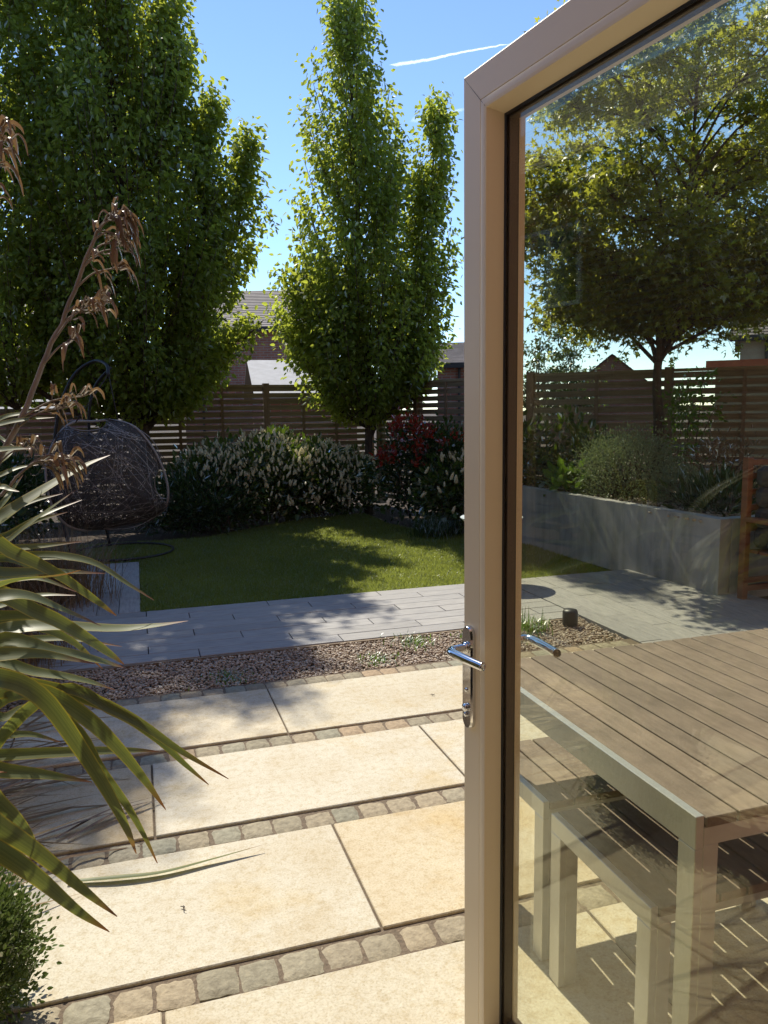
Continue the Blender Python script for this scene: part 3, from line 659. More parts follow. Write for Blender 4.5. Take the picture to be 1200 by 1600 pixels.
spire_tree('hornbeam_tree', 'tall slim pointed green tree in the middle, rising behind the white flowering hedge', (3.33, 11.25, 0),
    [([(3.34, 11.25, 1.5), (3.24, 11.25, 4.0), (3.1, 11.25, 7.6)], [(1.55, 0.6), (1.85, 0.95), (2.3, 1.17), (3.3, 1.15), (4.3, 0.98), (5.2, 0.76), (6.1, 0.64), (6.8, 0.42), (7.3, 0.22), (7.6, 0.05)], 1.0),
     ([(3.95, 11.2, 2.4), (4.32, 11.2, 4.2), (4.42, 11.2, 5.8)], [(1.9, 0.4), (2.9, 0.58), (3.8, 0.5), (4.7, 0.34), (5.5, 0.22), (6.0, 0.05)], 0.28),
     ([(2.75, 11.4, 2.3), (2.4, 11.5, 2.7), (2.22, 11.5, 3.3)], [(2.2, 0.28), (2.6, 0.40), (3.0, 0.38), (3.5, 0.08)], 0.10)],
    300, 100, M_HORN, r0=0.075, leaf=(0.062, 0.105), spread=0.11)

def round_tree(name, label, base, trunk_top, centre, radii, n_prim, n_sec, leaves_per, mleaf, tmpl, leaf, r0, spread=0.2, zmin=None, group=None):
    """trunk, spreading primary limbs at several heights, twigs off each limb, leaves on the twigs"""
    t = thing(name, label, 'tree', base, group); tb = MB(); base = np.array(base, float); tt = np.array(trunk_top, float); c0 = np.array(centre, float); R = np.array(radii)
    top = c0+[0, 0, R[2]*0.95]
    axis = catmull([base-[0, 0, .1], base*0.5+tt*0.5+[0.02, 0, 0], tt, c0*0.6+tt*0.4+rng.normal(size=3)*0.04, top], 40)
    tb.tube(axis, np.linspace(r0, 0.01, 40)**1.0, 12); LP = []; LA = []
    k0 = int(np.argmin(np.abs(axis[:, 2]-tt[2])))
    for q in range(n_prim):
        f = (q+rng.uniform(0, 1))/n_prim; s = axis[min(39, int(k0+(39-k0)*f**1.15*0.9))]
        th = q*2.399+rng.normal()*0.35; d = np.array([math.cos(th), math.sin(th), 0]); zc = s[2]+rng.uniform(0.05, 1.0)*(0.5+f)
        hz = np.sqrt(max(0.05, 1-min(0.96, abs((zc-c0[2])/(R[2]*1.05)))**2.2)); e = np.array([c0[0], c0[1], 0])+d*R*hz*rng.uniform(0.82, 1.12); e[2] = zc
        if zmin: e[2] = max(e[2], zmin+rng.uniform(0.0, 0.35))
        L = np.linalg.norm(e-s); m1 = s*0.62+e*0.38+np.array([0, 0, 0.12*L])+rng.normal(size=3)*0.05*L
        pts = catmull([s, m1, e*0.85+m1*0.15+rng.normal(size=3)*0.05*L, e], 14); tb.tube(pts, np.linspace(0.024*(1-0.5*f), 0.005, 14), 6, False)
        for w in range(n_sec):
            u = rng.uniform(0.22, 1.0); ii = u*13; a = int(min(12, ii)); b0 = pts[a]*(1-(ii-a))+pts[a+1]*(ii-a)
            dd = unit(d*0.55+rng.normal(size=3)*np.array([0.75, 0.75, 0.38])+np.array([0, 0, 0.12])); l2 = rng.uniform(0.25, 0.62)*(0.5+R.mean()*0.28)
            tw = catmull([b0, b0+dd*l2*0.5+np.array([0, 0, 0.05*l2]), b0+dd*l2+np.array([0, 0, -0.1*l2])], 6); tb.tube(tw, np.linspace(0.006, 0.0018, 6), 4, False)
            nl = int(leaves_per*rng.uniform(0.5, 1.5)); v = rng.uniform(0.15, 1.08, nl); jj = np.clip(v*5, 0, 4.99); ja = jj.astype(int); g_ = (jj-ja)[:, None]
            pp = tw[ja]*(1-g_)+tw[ja+1]*g_+rng.normal(size=(nl, 3))*spread*np.array([1, 1, 0.6]); LP.append(pp); LA.append(unit(dd*0.5+rng.normal(size=(nl, 3))*0.7+np.array([0, 0, -0.5])))
    tb.build('trunk', M_BARK, t, True)
    LP = np.concatenate(LP); LA = np.concatenate(LA); k = len(LP)
    V, Fc = scatter(tmpl, LP, LA, rand_dirs(k, (0, 0, 0.9)), rng.uniform(*leaf, k)); mesh_obj('crown', V, Fc, mleaf, t); return t
round_tree('sweet_gum_tree', 'spreading star leaved tree rising from the raised planter behind the glass', (5.30, 7.0, 0.5), (5.28, 7.0, 1.95), (5.6, 6.9, 3.7), (1.85, 1.15, 1.9), 84, 26, 27, M_GUM, STAR, (0.052, 0.09), 0.072, spread=0.085, zmin=2.5)
round_tree('garden_tree', 'small pale green tree far beyond the fence, left of the roof gable', (13.0, 23.5, 0), (13.0, 23.5, 1.2), (13.0, 23.5, 2.4), (1.0, 1.0, 1.5), 16, 10, 20, M_FAR, LEAF4, (0.10, 0.17), 0.08, spread=0.12, group='far trees beyond the fence')
round_tree('garden_tree', 'taller fresh green tree far beyond the fence, nearest the roof gable', (14.2, 23.5, 0), (14.2, 23.5, 1.3), (14.2, 23.5, 2.7), (0.85, 0.85, 1.7), 16, 10, 20, M_FAR, LEAF4, (0.10, 0.17), 0.08, spread=0.12, group='far trees beyond the fence')

# ------------------------------------------------------------------ shrubs
def shrub(name, label, blobs, nleaf, mleaf, tmpl=LEAF6, leaf=(0.07, 0.12), up=0.5, shell=0.45, group=None, cat='shrub', stems=True):
    """blobs: [(centre, radii, weight)]"""
    c = np.array([b[0] for b in blobs]); t = thing(name, label, cat, (float(c[:, 0].mean()), float(c[:, 1].mean()), 0), group)
    P = []; A = []
    sm_ = MB()
    for (cc, rr, w) in blobs:
        n = int(nleaf*w); cc = np.array(cc); rr = np.array(rr)
        nk = max(8, n//14); dk = rand_dirs(nk, (0, 0, 0.2)); fk = rng.uniform(0.2, 1, nk)**shell*rng.uniform(0.85, 1.12, nk)
        K = cc+dk*rr*fk[:, None]
        which = rng.integers(0, nk, n); off = rng.normal(size=(n, 3))*0.055*min(1.6, max(rr)/0.35)
        p = K[which]+off; keep = p[:, 2] > 0.015; p = p[keep]; w_ = which[keep]
        P.append(p); A.append(unit(off[keep]/0.055*0.5+dk[w_]*0.5+rng.normal(size=(len(p), 3))*0.4+np.array([0, 0, up])))
        for q in range(max(3, nk//12)):
            k_ = K[rng.integers(0, nk)]; b_ = np.array([cc[0]+rng.normal()*0.12, cc[1]+rng.normal()*0.1, max(0.0, cc[2]-rr[2])])
            sm_.tube(catmull([b_, b_*0.4+k_*0.6+[0, 0, .05], k_], 5), np.linspace(0.008, 0.003, 5), 4, False)
    P = np.concatenate(P); A = np.concatenate(A); k = len(P)
    V, Fc = scatter(tmpl, P, A, rand_dirs(k, (0, 0, 0.8)), rng.uniform(*leaf, k)); mesh_obj('foliage', V, Fc, mleaf, t)
    if stems: sm_.build('stem', M_BARK, t)
    return t
def spike_tmpl():
    """a blossom spike: little blobs round a tapering cone"""
    V = []; Fc = []; k = 6
    zs = [0, .12, .24, .36, .5, .62, .75, .88, 1]; rs = [.06, .17, .15, .19, .15, .17, .12, .11, .01]
    for i, (z, r) in enumerate(zip(zs, rs)):
        for j in range(k):
            a = (j+(i % 2)*.5)/k*2*math.pi; q = r*(1.15 if (i+j) % 2 else 0.85); V.append((q*math.cos(a), z, q*math.sin(a)))
    for i in range(len(zs)-1):
        for j in range(k): Fc.append((i*k+j, i*k+(j+1) % k, (i+1)*k+(j+1) % k, (i+1)*k+j))
    return np.array(V), [Fc]
SPIKE = spike_tmpl()
def blossoms(t, pts, size, lean=0.35):
    n = len(pts); V, Fc = scatter(SPIKE, pts, rand_dirs(n, (0, 0, 1/lean*1.0)), rand_dirs(n), rng.uniform(*size, n))
    o = mesh_obj('blossom', V, Fc, M_BLOSSOM, t); return o
def surface_pts(blobs, n, zlo, front=True):
    P = []
    for cc, rr, w in blobs:
        k = int(n*w); d = rand_dirs(k*4, (0, -0.8, 0.9)); d = d[(d[:, 2] > -0.55)][:k]
        P.append(np.array(cc)+d*(np.array(rr)+0.03)*rng.uniform(1.0, 1.16, (len(d), 1)))
    P = np.concatenate(P); return P[P[:, 2] > zlo]
HB = [((0.98, 10.5, 0.45), (0.55, 0.65, 0.52), 0.26), ((1.65, 10.65, 0.52), (0.6, 0.7, 0.56), 0.3), ((2.35, 10.85, 0.46), (0.6, 0.65, 0.52), 0.27), ((2.9, 11.0, 0.38), (0.45, 0.5, 0.44), 0.17)]
h = shrub('flowering_laurel', 'dark green hedge covered in cream flower spikes along the lawn edge', HB, 9000, M_LAUREL, leaf=(0.07, 0.12))
blossoms(h, surface_pts(HB, 950, 0.10), (0.055, 0.092))
SB = [((1.95, 10.9, 0.98), (0.20, 0.2, 0.26), 1.0)]
h = shrub('laurel_sprig', 'tall laurel shoots with few flowers above the middle of the cream hedge', SB, 420, M_LAUREL, leaf=(0.07, 0.11), up=0.9)
blossoms(h, np.array([(1.85, 10.8, 1.14), (1.98, 10.85, 1.2), (2.08, 10.85, 1.1), (1.9, 10.8, 1.02), (2.0, 10.75, 1.0)]), (0.08, 0.11))
shrub('evergreen_shrub', 'low dark flowerless bush with narrow leaves beside the hanging chair', [((0.75, 9.85, 0.30), (0.5, 0.45, 0.42), 0.5), ((0.35, 9.95, 0.30), (0.45, 0.4, 0.40), 0.3), ((1.1, 10.0, 0.22), (0.4, 0.35, 0.3), 0.2)], 4200, M_DARKLEAF, NARROW, (0.08, 0.13), up=0.7)
RB = [((3.35, 9.45, 0.72), (0.45, 0.45, 0.55), 0.5), ((3.78, 9.2, 0.70), (0.42, 0.45, 0.55), 0.5)]
rs = shrub('red_leaved_shrub', 'dark shrub with clusters of red young leaves at the right end of the lawn', RB, 4200, M_DARKLEAF, LEAF6, (0.05, 0.085))
k = 34; K = surface_pts(RB, k*2, 0.75)[:k]; idx = rng.integers(0, len(K), 620)
V, Fc = scatter(LEAF6, K[idx]+rng.normal(size=(620, 3))*0.05, rand_dirs(620, (0, -.3, .6)), rand_dirs(620), rng.uniform(0.05, 0.08, 620)); mesh_obj('red_leaves', V, Fc, M_REDLEAF, rs)
LB = [((3.72, 8.75, 0.42), (0.5, 0.35, 0.40), 0.6), ((4.0, 8.9, 0.5), (0.4, 0.35, 0.4), 0.4)]
h = shrub('flowering_laurel', 'laurel bush with scattered cream spikes in front of the red leaved shrub', LB, 3200, M_LAUREL, leaf=(0.07, 0.11))
blossoms(h, surface_pts(LB, 70, 0.1), (0.07, 0.11))
def grass_clump(name, label, c, r, h, n, material, width=0.006, lean=0.5, cat='grass'):
    """arching blades from one crown"""
    V = []; Fq = []; seg = 6
    th = rng.uniform(0, 2*np.pi, n); b = np.stack([c[0]+rng.normal(size=n)*r*0.25, c[1]+rng.normal(size=n)*r*0.25, np.full(n, c[2])], 1)
    L = h*rng.uniform(0.55, 1.1, n); ou = rng.uniform(0.1, 1, n)*lean; t = np.linspace(0, 1, seg)
    dirv = np.stack([np.cos(th), np.sin(th)], 1); sd = np.stack([-np.sin(th), np.cos(th)], 1)
    hor = (L*ou)[:, None]*(0.35*t+0.65*t**2.2)[None]; ver = L[:, None]*(t-0.5*ou[:, None]*t**2.6)
    ctr = np.stack([b[:, 0:1]+dirv[:, 0:1]*hor, b[:, 1:2]+dirv[:, 1:2]*hor, b[:, 2:3]+ver], -1)
    w = width*(1-t**2)[None, :, None]*rng.uniform(.7, 1.3, (n, 1, 1))+0.0004
    s3 = np.concatenate([sd, np.zeros((n, 1))], 1)[:, None, :]
    V = np.stack([ctr-s3*w/2, ctr+s3*w/2], 2).reshape(-1, 3)
    i, j = np.meshgrid(np.arange(n), np.arange(seg-1), indexing='ij'); a = (i*seg+j).ravel()*2
    return tag(mesh_obj(name, V, [np.stack([a, a+1, a+3, a+2], 1)], material), label, cat)
grass_clump('ornamental_grass', 'low tufted grass at the lawn edge under the red leaved shrub', (3.3, 8.38, 0), 0.5, 0.34, 420, M_DARKLEAF, 0.007, 1.1)
grass_clump('dry_grass_clump', 'tan dead grass clump under the hanging chair, right of the sword leaves', (-0.75, 6.5, -0.03), 0.75, 0.72, 1500, M_DRYGRASS, 0.0045, 0.85)
grass_clump('dry_grass_clump', 'straw coloured dead grass mound low behind the long sword leaves', (-0.80, 5.0, -0.03), 0.6, 0.45, 1200, M_DRYGRASS, 0.0045, 1.0)
# planter plants
shrub('silver_dome_shrub', 'rounded silver green dome shrub on the raised planter wall', [((4.75, 6.72, 0.80), (0.42, 0.46, 0.36), 0.78), ((4.85, 6.05, 0.68), (0.26, 0.3, 0.2), 0.22)], 17000, M_SILVERLEAF, LEAF4, (0.018, 0.034), up=0.8, shell=0.07)
shrub('bergenia', 'clump of bright broad green leaves left of the silver dome shrub', [((4.38, 7.25, 0.64), (0.16, 0.35, 0.13), 1.0)], 130, M_BRIGHT, LEAF6, (0.10, 0.16), up=0.6)
shrub('laurel_shrub', 'dark glossy laurel at the left end of the raised planter', [((4.40, 8.2, 0.85), (0.28, 0.4, 0.45), 0.6), ((4.75, 7.75, 0.9), (0.3, 0.4, 0.4), 0.4)], 1300, M_LAUREL, LEAF6, (0.07, 0.12))
shrub('ivy_climber', 'leafy green climber wrapped up the planter tree trunk and fence', [((5.45, 6.85, 1.2), (0.16, 0.16, 0.55), 0.55), ((5.75, 7.0, 1.45), (0.28, 0.2, 0.4), 0.45)], 850, M_BRIGHT, LEAF6, (0.04, 0.07), up=-0.2)
shrub('dry_shrub', 'dead brown twiggy bush in the planter right of the dome shrub', [((5.45, 6.15, 0.85), (0.45, 0.4, 0.3), 0.7), ((5.2, 7.4, 0.85), (0.5, 0.25, 0.25), 0.3)], 1500, M_POD, NARROW, (0.05, 0.09), up=0.1)
shrub('iris_clump', 'dark spiky green plant at the right end of the planter wall', [((4.68, 5.35, 0.68), (0.22, 0.38, 0.16), 1.0)], 420, M_DARKLEAF, NARROW, (0.09, 0.16), up=1.2)
# clipped box ball at the paving corner
BX = at(-52, 1462, 1.86)
shrub('box_ball', 'clipped small leaved green ball at the bottom left paving corner', [((float(BX[0])-0.035, float(BX[1]), 0.165), (0.165, 0.165, 0.165), 1.0)], 16000, M_BOXLEAF, LEAF6, (0.011, 0.018), up=0.5, shell=0.12, stems=False)
shrub('evergreen_shrub', 'dark bush against the left fence behind the flower stalk', [((-1.5, 10.2, 0.45), (0.45, 0.5, 0.55), 0.5), ((-1.7, 9.2, 0.4), (0.45, 0.6, 0.5), 0.5)], 3600, M_DARKLEAF, LEAF6, (0.06, 0.1))
shrub('evergreen_shrub', 'dark leafy bush low behind the upper sword leaves at left edge', [((-1.55, 7.4, 0.38), (0.42, 0.7, 0.48), 0.5), ((-1.6, 5.8, 0.35), (0.45, 0.7, 0.42), 0.5)], 3600, M_DARKLEAF, LEAF6, (0.06, 0.1))
# weeds in the gravel
for (x, y, h_, l) in ((1.62, 4.50, 0.07, 'largest bright weed tuft in the gravel strip left of the door'), (1.30, 4.26, 0.05, 'small weed tuft in gravel close to the sett edging, middle of the strip'), (0.42, 4.24, 0.05, 'dim shaded weed at the left part of the gravel strip'),
                      (2.05, 4.52, 0.06, 'weed tuft in gravel just left of the door frame'), (2.45, 4.50, 0.16, 'tall weed clump in gravel seen through the glass left of the black lamp'), (2.2, 4.35, 0.09, 'bright weed patch in gravel right behind the door handle')):
    grass_clump('weed', l, (x, y, -0.02), 0.25, h_, 120, M_BRIGHT, 0.006, 1.1, 'weed')

# ------------------------------------------------------------------ phormium with its stalks
CROWN = np.array([-0.62, 2.05, 0.03])
ph = thing('flax_plant', 'large sword leaved green and yellow plant at the left of the paving', 'plant', tuple(CROWN))
def blade(pts, w, roll=0.0, fold=0.28, n=30, face=(0, 0, 1.)):
    """one sword leaf: curved, keeled, tapering; returns verts, faces, uv"""
    C = catmull(pts, n); T = unit(np.gradient(C, axis=0)); t = np.linspace(0, 1, n)
    up = unit(np.array(face, float)); V = []; UV = []; prevS = None
    for i in range(n):
        s = np.cross(T[i], up)
        if np.linalg.norm(s) < 0.25 and prevS is not None: s = prevS
        s = unit(s); 
        if prevS is not None and s@prevS < 0: s = -s
        if prevS is not None: s = unit(prevS*0.6+s*0.4); s = unit(s-T[i]*(s@T[i]))
        prevS = s; nn = np.cross(s, T[i]); a = roll*(0.3+0.7*t[i]); S_ = s*math.cos(a)+nn*math.sin(a); N_ = np.cross(S_, T[i])
        ww = w*min(1, 0.6+1.4*t[i])*(1-t[i]**2.3)**0.95*0.5+0.0009
        for q, x in enumerate((-1, -.5, 0, .5, 1)):
            V.append(C[i]+S_*ww*x-N_*ww*fold*(1-abs(x))*(1-0.6*t[i])); UV.append(((x+1)/2, t[i]))
    F_ = []
    for i in range(n-1):
        for q in range(4): a = i*5+q; F_.append((a, a+1, a+6, a+5))
    return np.array(V), np.array(F_), np.array(UV)
def leaf_obj(pts, w, roll=0.0, m_=None, name='leaf', parent=ph, fold=0.28, face=(0, 0, 1.)):
    V, Fq, UV = blade(pts, w, roll, fold, face=face); return mesh_obj(name, V, [Fq], m_ or M_PHORM, parent, True, UV)
def px_leaf(path, w, roll=0.0, rise=0.5, m_=None):
    """path of (px, py, depth); the base runs back to the crown outside the frame"""
    P = [at(*q) for q in path]; c = CROWN+np.array([rng.normal()*0.05, rng.normal()*0.06, rng.uniform(0, .05)])
    mid = c*0.5+P[0]*0.5+np.array([0, 0, rise*np.linalg.norm(P[0]-c)*0.35])
    return leaf_obj([c, mid]+P, w*0.82, roll*0.7, m_, face=(0.25, -0.75, 0.75))
LV = [  # path, width, roll
 ([(-40, 690, 2.1), (0, 654, 2.1), (36, 645, 2.12), (62, 640, 2.14)], 0.030, 0.3),
 ([(-40, 680, 2.0), (0, 662, 2.0), (45, 654, 2.02), (85, 652, 2.04)], 0.032, 0.2),
 ([(-60, 640, 2.2), (-20, 668, 2.15), (10, 690, 2.15), (24, 698, 2.1)], 0.030, 0.6),
 ([(-50, 712, 1.9), (0, 702, 1.9), (25, 700, 1.9), (46, 701, 1.9)], 0.034, 0.1),
 ([(-60, 850, 1.85), (0, 806, 1.88), (60, 768, 1.95), (130, 728, 2.05), (172, 711, 2.1)], 0.058, 0.7),
 ([(-40, 770, 1.8), (0, 760, 1.8), (15, 764, 1.8), (30, 768, 1.8)], 0.030, 0.2),
 ([(-60, 838, 1.95), (5, 802, 2.0), (50, 783, 2.05), (98, 771, 2.1)], 0.034, 0.3),
 ([(-60, 880, 1.9), (17, 832, 1.95), (70, 803, 2.0), (128, 781, 2.1)], 0.030, 0.5),
 ([(-50, 905, 1.85), (20, 838, 1.9), (70, 800, 1.95), (118, 766, 2.0)], 0.026, 0.9),
 ([(-60, 862, 1.8), (0, 857, 1.85), (60, 853, 1.9), (128, 846, 1.95)], 0.040, 0.1),
 ([(-60, 840, 1.7), (24, 865, 1.75), (90, 897, 1.8), (150, 938, 1.85), (182, 962, 1.88)], 0.046, -0.5),
 ([(-60, 858, 1.9), (27, 868, 1.95), (95, 868, 2.0), (150, 880, 2.05), (200, 912, 2.08), (241, 938, 2.1)], 0.044, 0.3),
 ([(-60, 888, 1.75), (0, 894, 1.8), (80, 892, 1.85), (165, 896, 1.95)], 0.052, 0.2),
 ([(-60, 950, 1.6), (0, 930, 1.62), (45, 930, 1.66), (95, 950, 1.7), (158, 978, 1.75)], 0.050, 0.4),
 ([(-60, 1020, 1.8), (0, 985, 1.85), (72, 976, 1.9), (180, 981, 2.0), (240, 977, 2.05), (294, 970, 2.1)], 0.070, 0.8),
 ([(-60, 1035, 1.62), (0, 1022, 1.65), (70, 1022, 1.7), (148, 1037, 1.75)], 0.060, 0.2),
 ([(-40, 935, 1.7), (63, 958, 1.75), (125, 990, 1.8), (170, 1020, 1.85), (194, 1038, 1.88)], 0.052, -0.3),
 ([(-20, 1010, 1.8), (90, 1018, 1.85), (150, 1030, 1.9), (198, 1044, 1.95)], 0.060, 0.5),
 ([(-30, 1078, 1.50), (12, 1062, 1.52), (68, 1092, 1.52), (122, 1164, 1.54), (168, 1237, 1.57), (199, 1297, 1.60), (213, 1334, 1.63)], 0.052, -0.55),
 ([(-30, 1068, 1.66), (52, 1072, 1.7), (140, 1092, 1.74), (212, 1126, 1.78), (282, 1173, 1.82), (357, 1217, 1.86)], 0.048, -0.35),
 ([(-30, 1090, 1.58), (62, 1082, 1.6), (130, 1118, 1.62), (182, 1166, 1.65), (227, 1220, 1.68), (259, 1265, 1.7)], 0.054, -0.45),
 ([(20, 1085, 1.56), (115, 1136, 1.58), (157, 1202, 1.6), (196, 1255, 1.63), (225, 1305, 1.65), (246, 1349, 1.67)], 0.030, -0.6),
 ([(80, 1082, 1.72), (180, 1112, 1.76), (240, 1150, 1.8), (290, 1195, 1.84), (326, 1226, 1.87)], 0.034, -0.4),
 ([(-60, 1188, 1.7), (0, 1180, 1.74), (122, 1174, 1.8), (200, 1172, 1.86), (248, 1174, 1.9)], 0.042, 0.0),
 ([(-60, 1190, 1.6), (0, 1203, 1.62), (70, 1210, 1.66), (144, 1222, 1.7)], 0.058, 0.1),
 ([(-70, 1200, 1.42), (0, 1258, 1.44), (38, 1295, 1.48), (66, 1342, 1.52)], 0.052, -0.4),
 ([(-80, 1240, 1.36), (0, 1292, 1.38), (62, 1334, 1.42), (130, 1390, 1.47), (183, 1432, 1.52)], 0.050, -0.3),
 ([(-90, 1275, 1.38), (0, 1330, 1.40), (60, 1372, 1.44), (120, 1422, 1.5), (171, 1456, 1.54)], 0.052, -0.35),
 ([(-40, 1040, 1.9), (60, 1050, 1.95), (130, 1062, 2.0), (180, 1078, 2.05)], 0.05, 0.5),
 ([(-40, 985, 2.0), (40, 975, 2.05), (110, 1000, 2.1), (160, 1045, 2.15)], 0.05, -0.3),
] + [([(-60, y0+dy, d0), (0, y0, d0+.03), (x1*0.5, (y0+y1)/2-bow, d0+.07), (x1, y1, d0+.1)], w_, r_) for y0, dy, x1, y1, bow, d0, w_, r_ in (
    (742, 30, 60, 726, 4, 2.05, .026, .3), (815, 40, 92, 752, 2, 2.1, .030, .6), (842, 20, 105, 800, 6, 1.9, .036, .2), (872, 10, 70, 905, 8, 1.85, .034, -.3), (905, -10, 120, 925, 12, 1.95, .042, .3),
    (945, 20, 118, 930, 8, 2.0, .040, .5), (962, 10, 140, 1000, 16, 1.9, .046, -.2), (1003, 0, 190, 1010, 10, 2.05, .05, .2), (1120, -30, 70, 1098, 4, 1.75, .04, .4), (1150, 10, 96, 1160, 8, 1.8, .036, .1), (720, 40, 40, 690, 2, 2.1, .03, .4), (790, 60, 36, 742, 0, 2.0, .034, .9))]
for path, w, roll in LV: px_leaf(path, w, roll)
# leaves pointing away from the viewer's frame complete the clump
for q in range(26):
    a = rng.uniform(1.9, 5.6); L = rng.uniform(0.9, 1.5); d = np.array([math.cos(a), math.sin(a), 0]); c = CROWN+rng.normal(size=3)*[.05, .07, 0]
    lean = rng.uniform(0.25, 0.75)
    leaf_obj([c, c+d*L*0.18*lean+[0, 0, L*0.38], c+d*L*0.5*lean+[0, 0, L*0.72], c+d*L*0.95*lean+[0, 0, L*(0.98-0.35*lean)]], rng.uniform(0.04, 0.06), rng.uniform(-.5, .5))
def pod(mb_list, base, d, L, sag):
    """one dried seed pod, curved"""
    pts = catmull([base, base+d*L*0.35+np.array([0, 0, 0.10*L]), base+d*L*0.62+np.array([0, 0, -sag*L*0.35]), base+d*L*0.72+np.array([0, 0, -sag*L])], 9)
    V, Fq, UV = blade(pts, L*0.21, rng.uniform(-1.2, 1.2), 0.85, 9); mb_list.append((V, Fq))
def stalk(path, r0, r1, clusters, parent, side):
    P = catmull([np.asarray(q) for q in path], 40)
    so = MB().tube(P+rng.normal(size=P.shape)*0.0012, np.linspace(r0, r1, 40), 9)
    pods = []
    for f, L, npod, dirv in clusters:
        s = P[int(f*39)]; dirv = unit(np.asarray(dirv)); e = s+dirv*L+np.array([0, 0, 0.02])
        br = catmull([s, s*0.5+e*0.5+np.array([0, 0, 0.015]), e], 9); so.tube(br, np.linspace(0.0035, 0.0016, 9), 5, False)
        for q in range(npod):
            b = br[rng.integers(4, 9)]; dd = unit(dirv*0.8+rng.normal(size=3)*0.5+np.array([0, 0, 0.15]))
            st_ = b+dd*0.018; so.tube([b, st_], 0.0013, 4, False)
            pod(pods, st_, dd, rng.uniform(0.04, 0.07), rng.uniform(0.35, 0.9))
    st = so.build('flower_stalk', M_STALK, parent, True)
    mb = MB()
    for V, Fq in pods: mb.add(V, [Fq])
    mb.build('seed_pods', M_POD, st, True)
R3 = np.array([RGT[0], RGT[1], 0.0])
cl = [(f, L, k, R3*1.0+np.array([0, 0, uz])+rng.normal(size=3)*0.12) for f, L, k, uz in
      ((.30, .10, 9, .35), (.36, .13, 8, .15), (.40, .16, 10, .45), (.50, .12, 9, .5), (.55, .13, 12, .4), (.60, .10, 5, .1), (.64, .10, 8, .25), (.68, .11, 9, .3), (.72, .10, 8, .25), (.76, .09, 9, .1), (.80, .075, 7, 0), (.84, .06, 7, -.1), (.88, .05, 7, -.2), (.92, .04, 7, -.3), (.95, .03, 6, -.4), (.985, .02, 6, -.5), (.74, .02, 4, -.2), (.82, .02, 4, -.2))]
stalk([CROWN, at(-110, 950, 1.85), at(-40, 800, 1.95), at(0, 715, 2.0), at(40, 640, 2.04), at(70, 562, 2.07), at(98, 500, 2.09), at(125, 430, 2.1), at(148, 372, 2.1), at(163, 347, 2.1), at(180, 340, 2.1)], 0.0098, 0.0035, cl, ph, 1)
cl2 = [(f, .05, 5, R3+np.array([0, 0, uz])+rng.normal(size=3)*0.2) for f, uz in ((.72, -.1), (.78, 0), (.84, .1), (.9, .1), (.96, .1), (.99, 0), (.66, .1))]
stalk([CROWN+[-.05, 0, 0], at(-120, 800, 1.75), at(-70, 520, 1.8), at(-58, 400, 1.82), at(-44, 320, 1.84), at(-32, 240, 1.86), at(-26, 220, 1.86)], 0.011, 0.004, cl2, ph, 1)
cl3 = [(f, .09, 7, R3+np.array([0, 0, uz])+rng.normal(size=3)*0.25) for f, uz in ((.80, .2), (.88, .3), (.94, .1), (1.0, .1))]
stalk([CROWN+[0, .04, 0], at(-100, 900, 1.8), at(-45, 800, 1.85), at(0, 775, 1.9), at(30, 742, 1.92), at(52, 722, 1.94)], 0.007, 0.003, cl3, ph, 1)
# dead leaves and litter lying on the paving
dl = lambda path, w, z, label, m_: tag(leaf_obj([np.array([*q, z+zz]) for q, zz in path], w, 0.3, m_, 'fallen_leaf', None, 0.2), label, 'leaf')
dl([((-0.28, 2.46), 0.0), ((-0.14, 2.425), 0.006), ((0.0, 2.408), 0.004), ((0.16, 2.425), 0.006), ((0.335, 2.445), 0.012)], 0.030, 0.009, 'long silvery fallen sword leaf lying across the pale slab', M_PHORM)
for q, (a, b) in enumerate((((-0.34, 2.74), (0.0, 2.93)), ((-0.30, 2.72), (0.03, 2.90)), ((-0.42, 2.76), (-0.05, 2.87)))):
    a = np.array(a); b = np.array(b); mm_ = (a+b)/2+rng.normal(size=2)*0.012
    dl([(tuple(a), 0.004), (tuple(mm_), 0.022), (tuple(b), 0.006)], 0.018, 0.006, ['rust brown withered leaf on the second slab row, uppermost of a bundle', 'rust brown withered leaf on the second slab row, lowest of a bundle', 'rust brown withered leaf on the second slab row, longest of a bundle'][q], M_TIN)
dl([((-0.75, 3.05), 0.05), ((-0.4, 3.08), 0.06), ((-0.10, 3.12), 0.03)], 0.024, 0.02, 'straight brown dead leaf lying left of the slab joint', M_TIN)
V = []; n = 240
th = rng.normal(size=n)*0.5+0.25; P = np.stack([rng.uniform(-1.25, -0.55, n), rng.uniform(2.2, 4.6, n), rng.uniform(0.0, 0.06, n)], 1)
V, Fc = scatter((np.array([(-.02, 0, 0), (.02, 0, 0), (.015, .5, .05), (-.015, .5, .05), (0, 1, 0)]), [[(0, 1, 2, 3)], [(3, 2, 4)]]), P, np.stack([np.cos(th), np.sin(th), rng.normal(size=n)*0.06], 1), np.tile([0, 0, 1.], (n, 1)), rng.uniform(0.25, 0.6, n))
tag(mesh_obj('leaf_litter', V, Fc, M_DRYGRASS), kind='stuff')
# tiny scraps on the slabs
for (px_, py_, l) in ((287, 1420, 'tiny dark scrap of debris on the nearest pale slab'), (676, 1086, 'tiny dark twig scrap on the furthest slab near the door')):
    d = at(px_, py_, 1.0)-np.array([0, 0, CAM_H]); p = np.array([0, 0, CAM_H])+d*(CAM_H-0.004)/(-d[2])
    mb = MB()
    for q in range(4):
        a = rng.uniform(0, 6.28); mb.tube([p, p+[math.cos(a)*.008, math.sin(a)*.008, .002], p+[math.cos(a+.5)*.016, math.sin(a+.5)*.016, 0.001]], [.0016, .0012, .0006], 5)
    tag(mb.build('debris_scrap', M_BARK), l, 'debris')

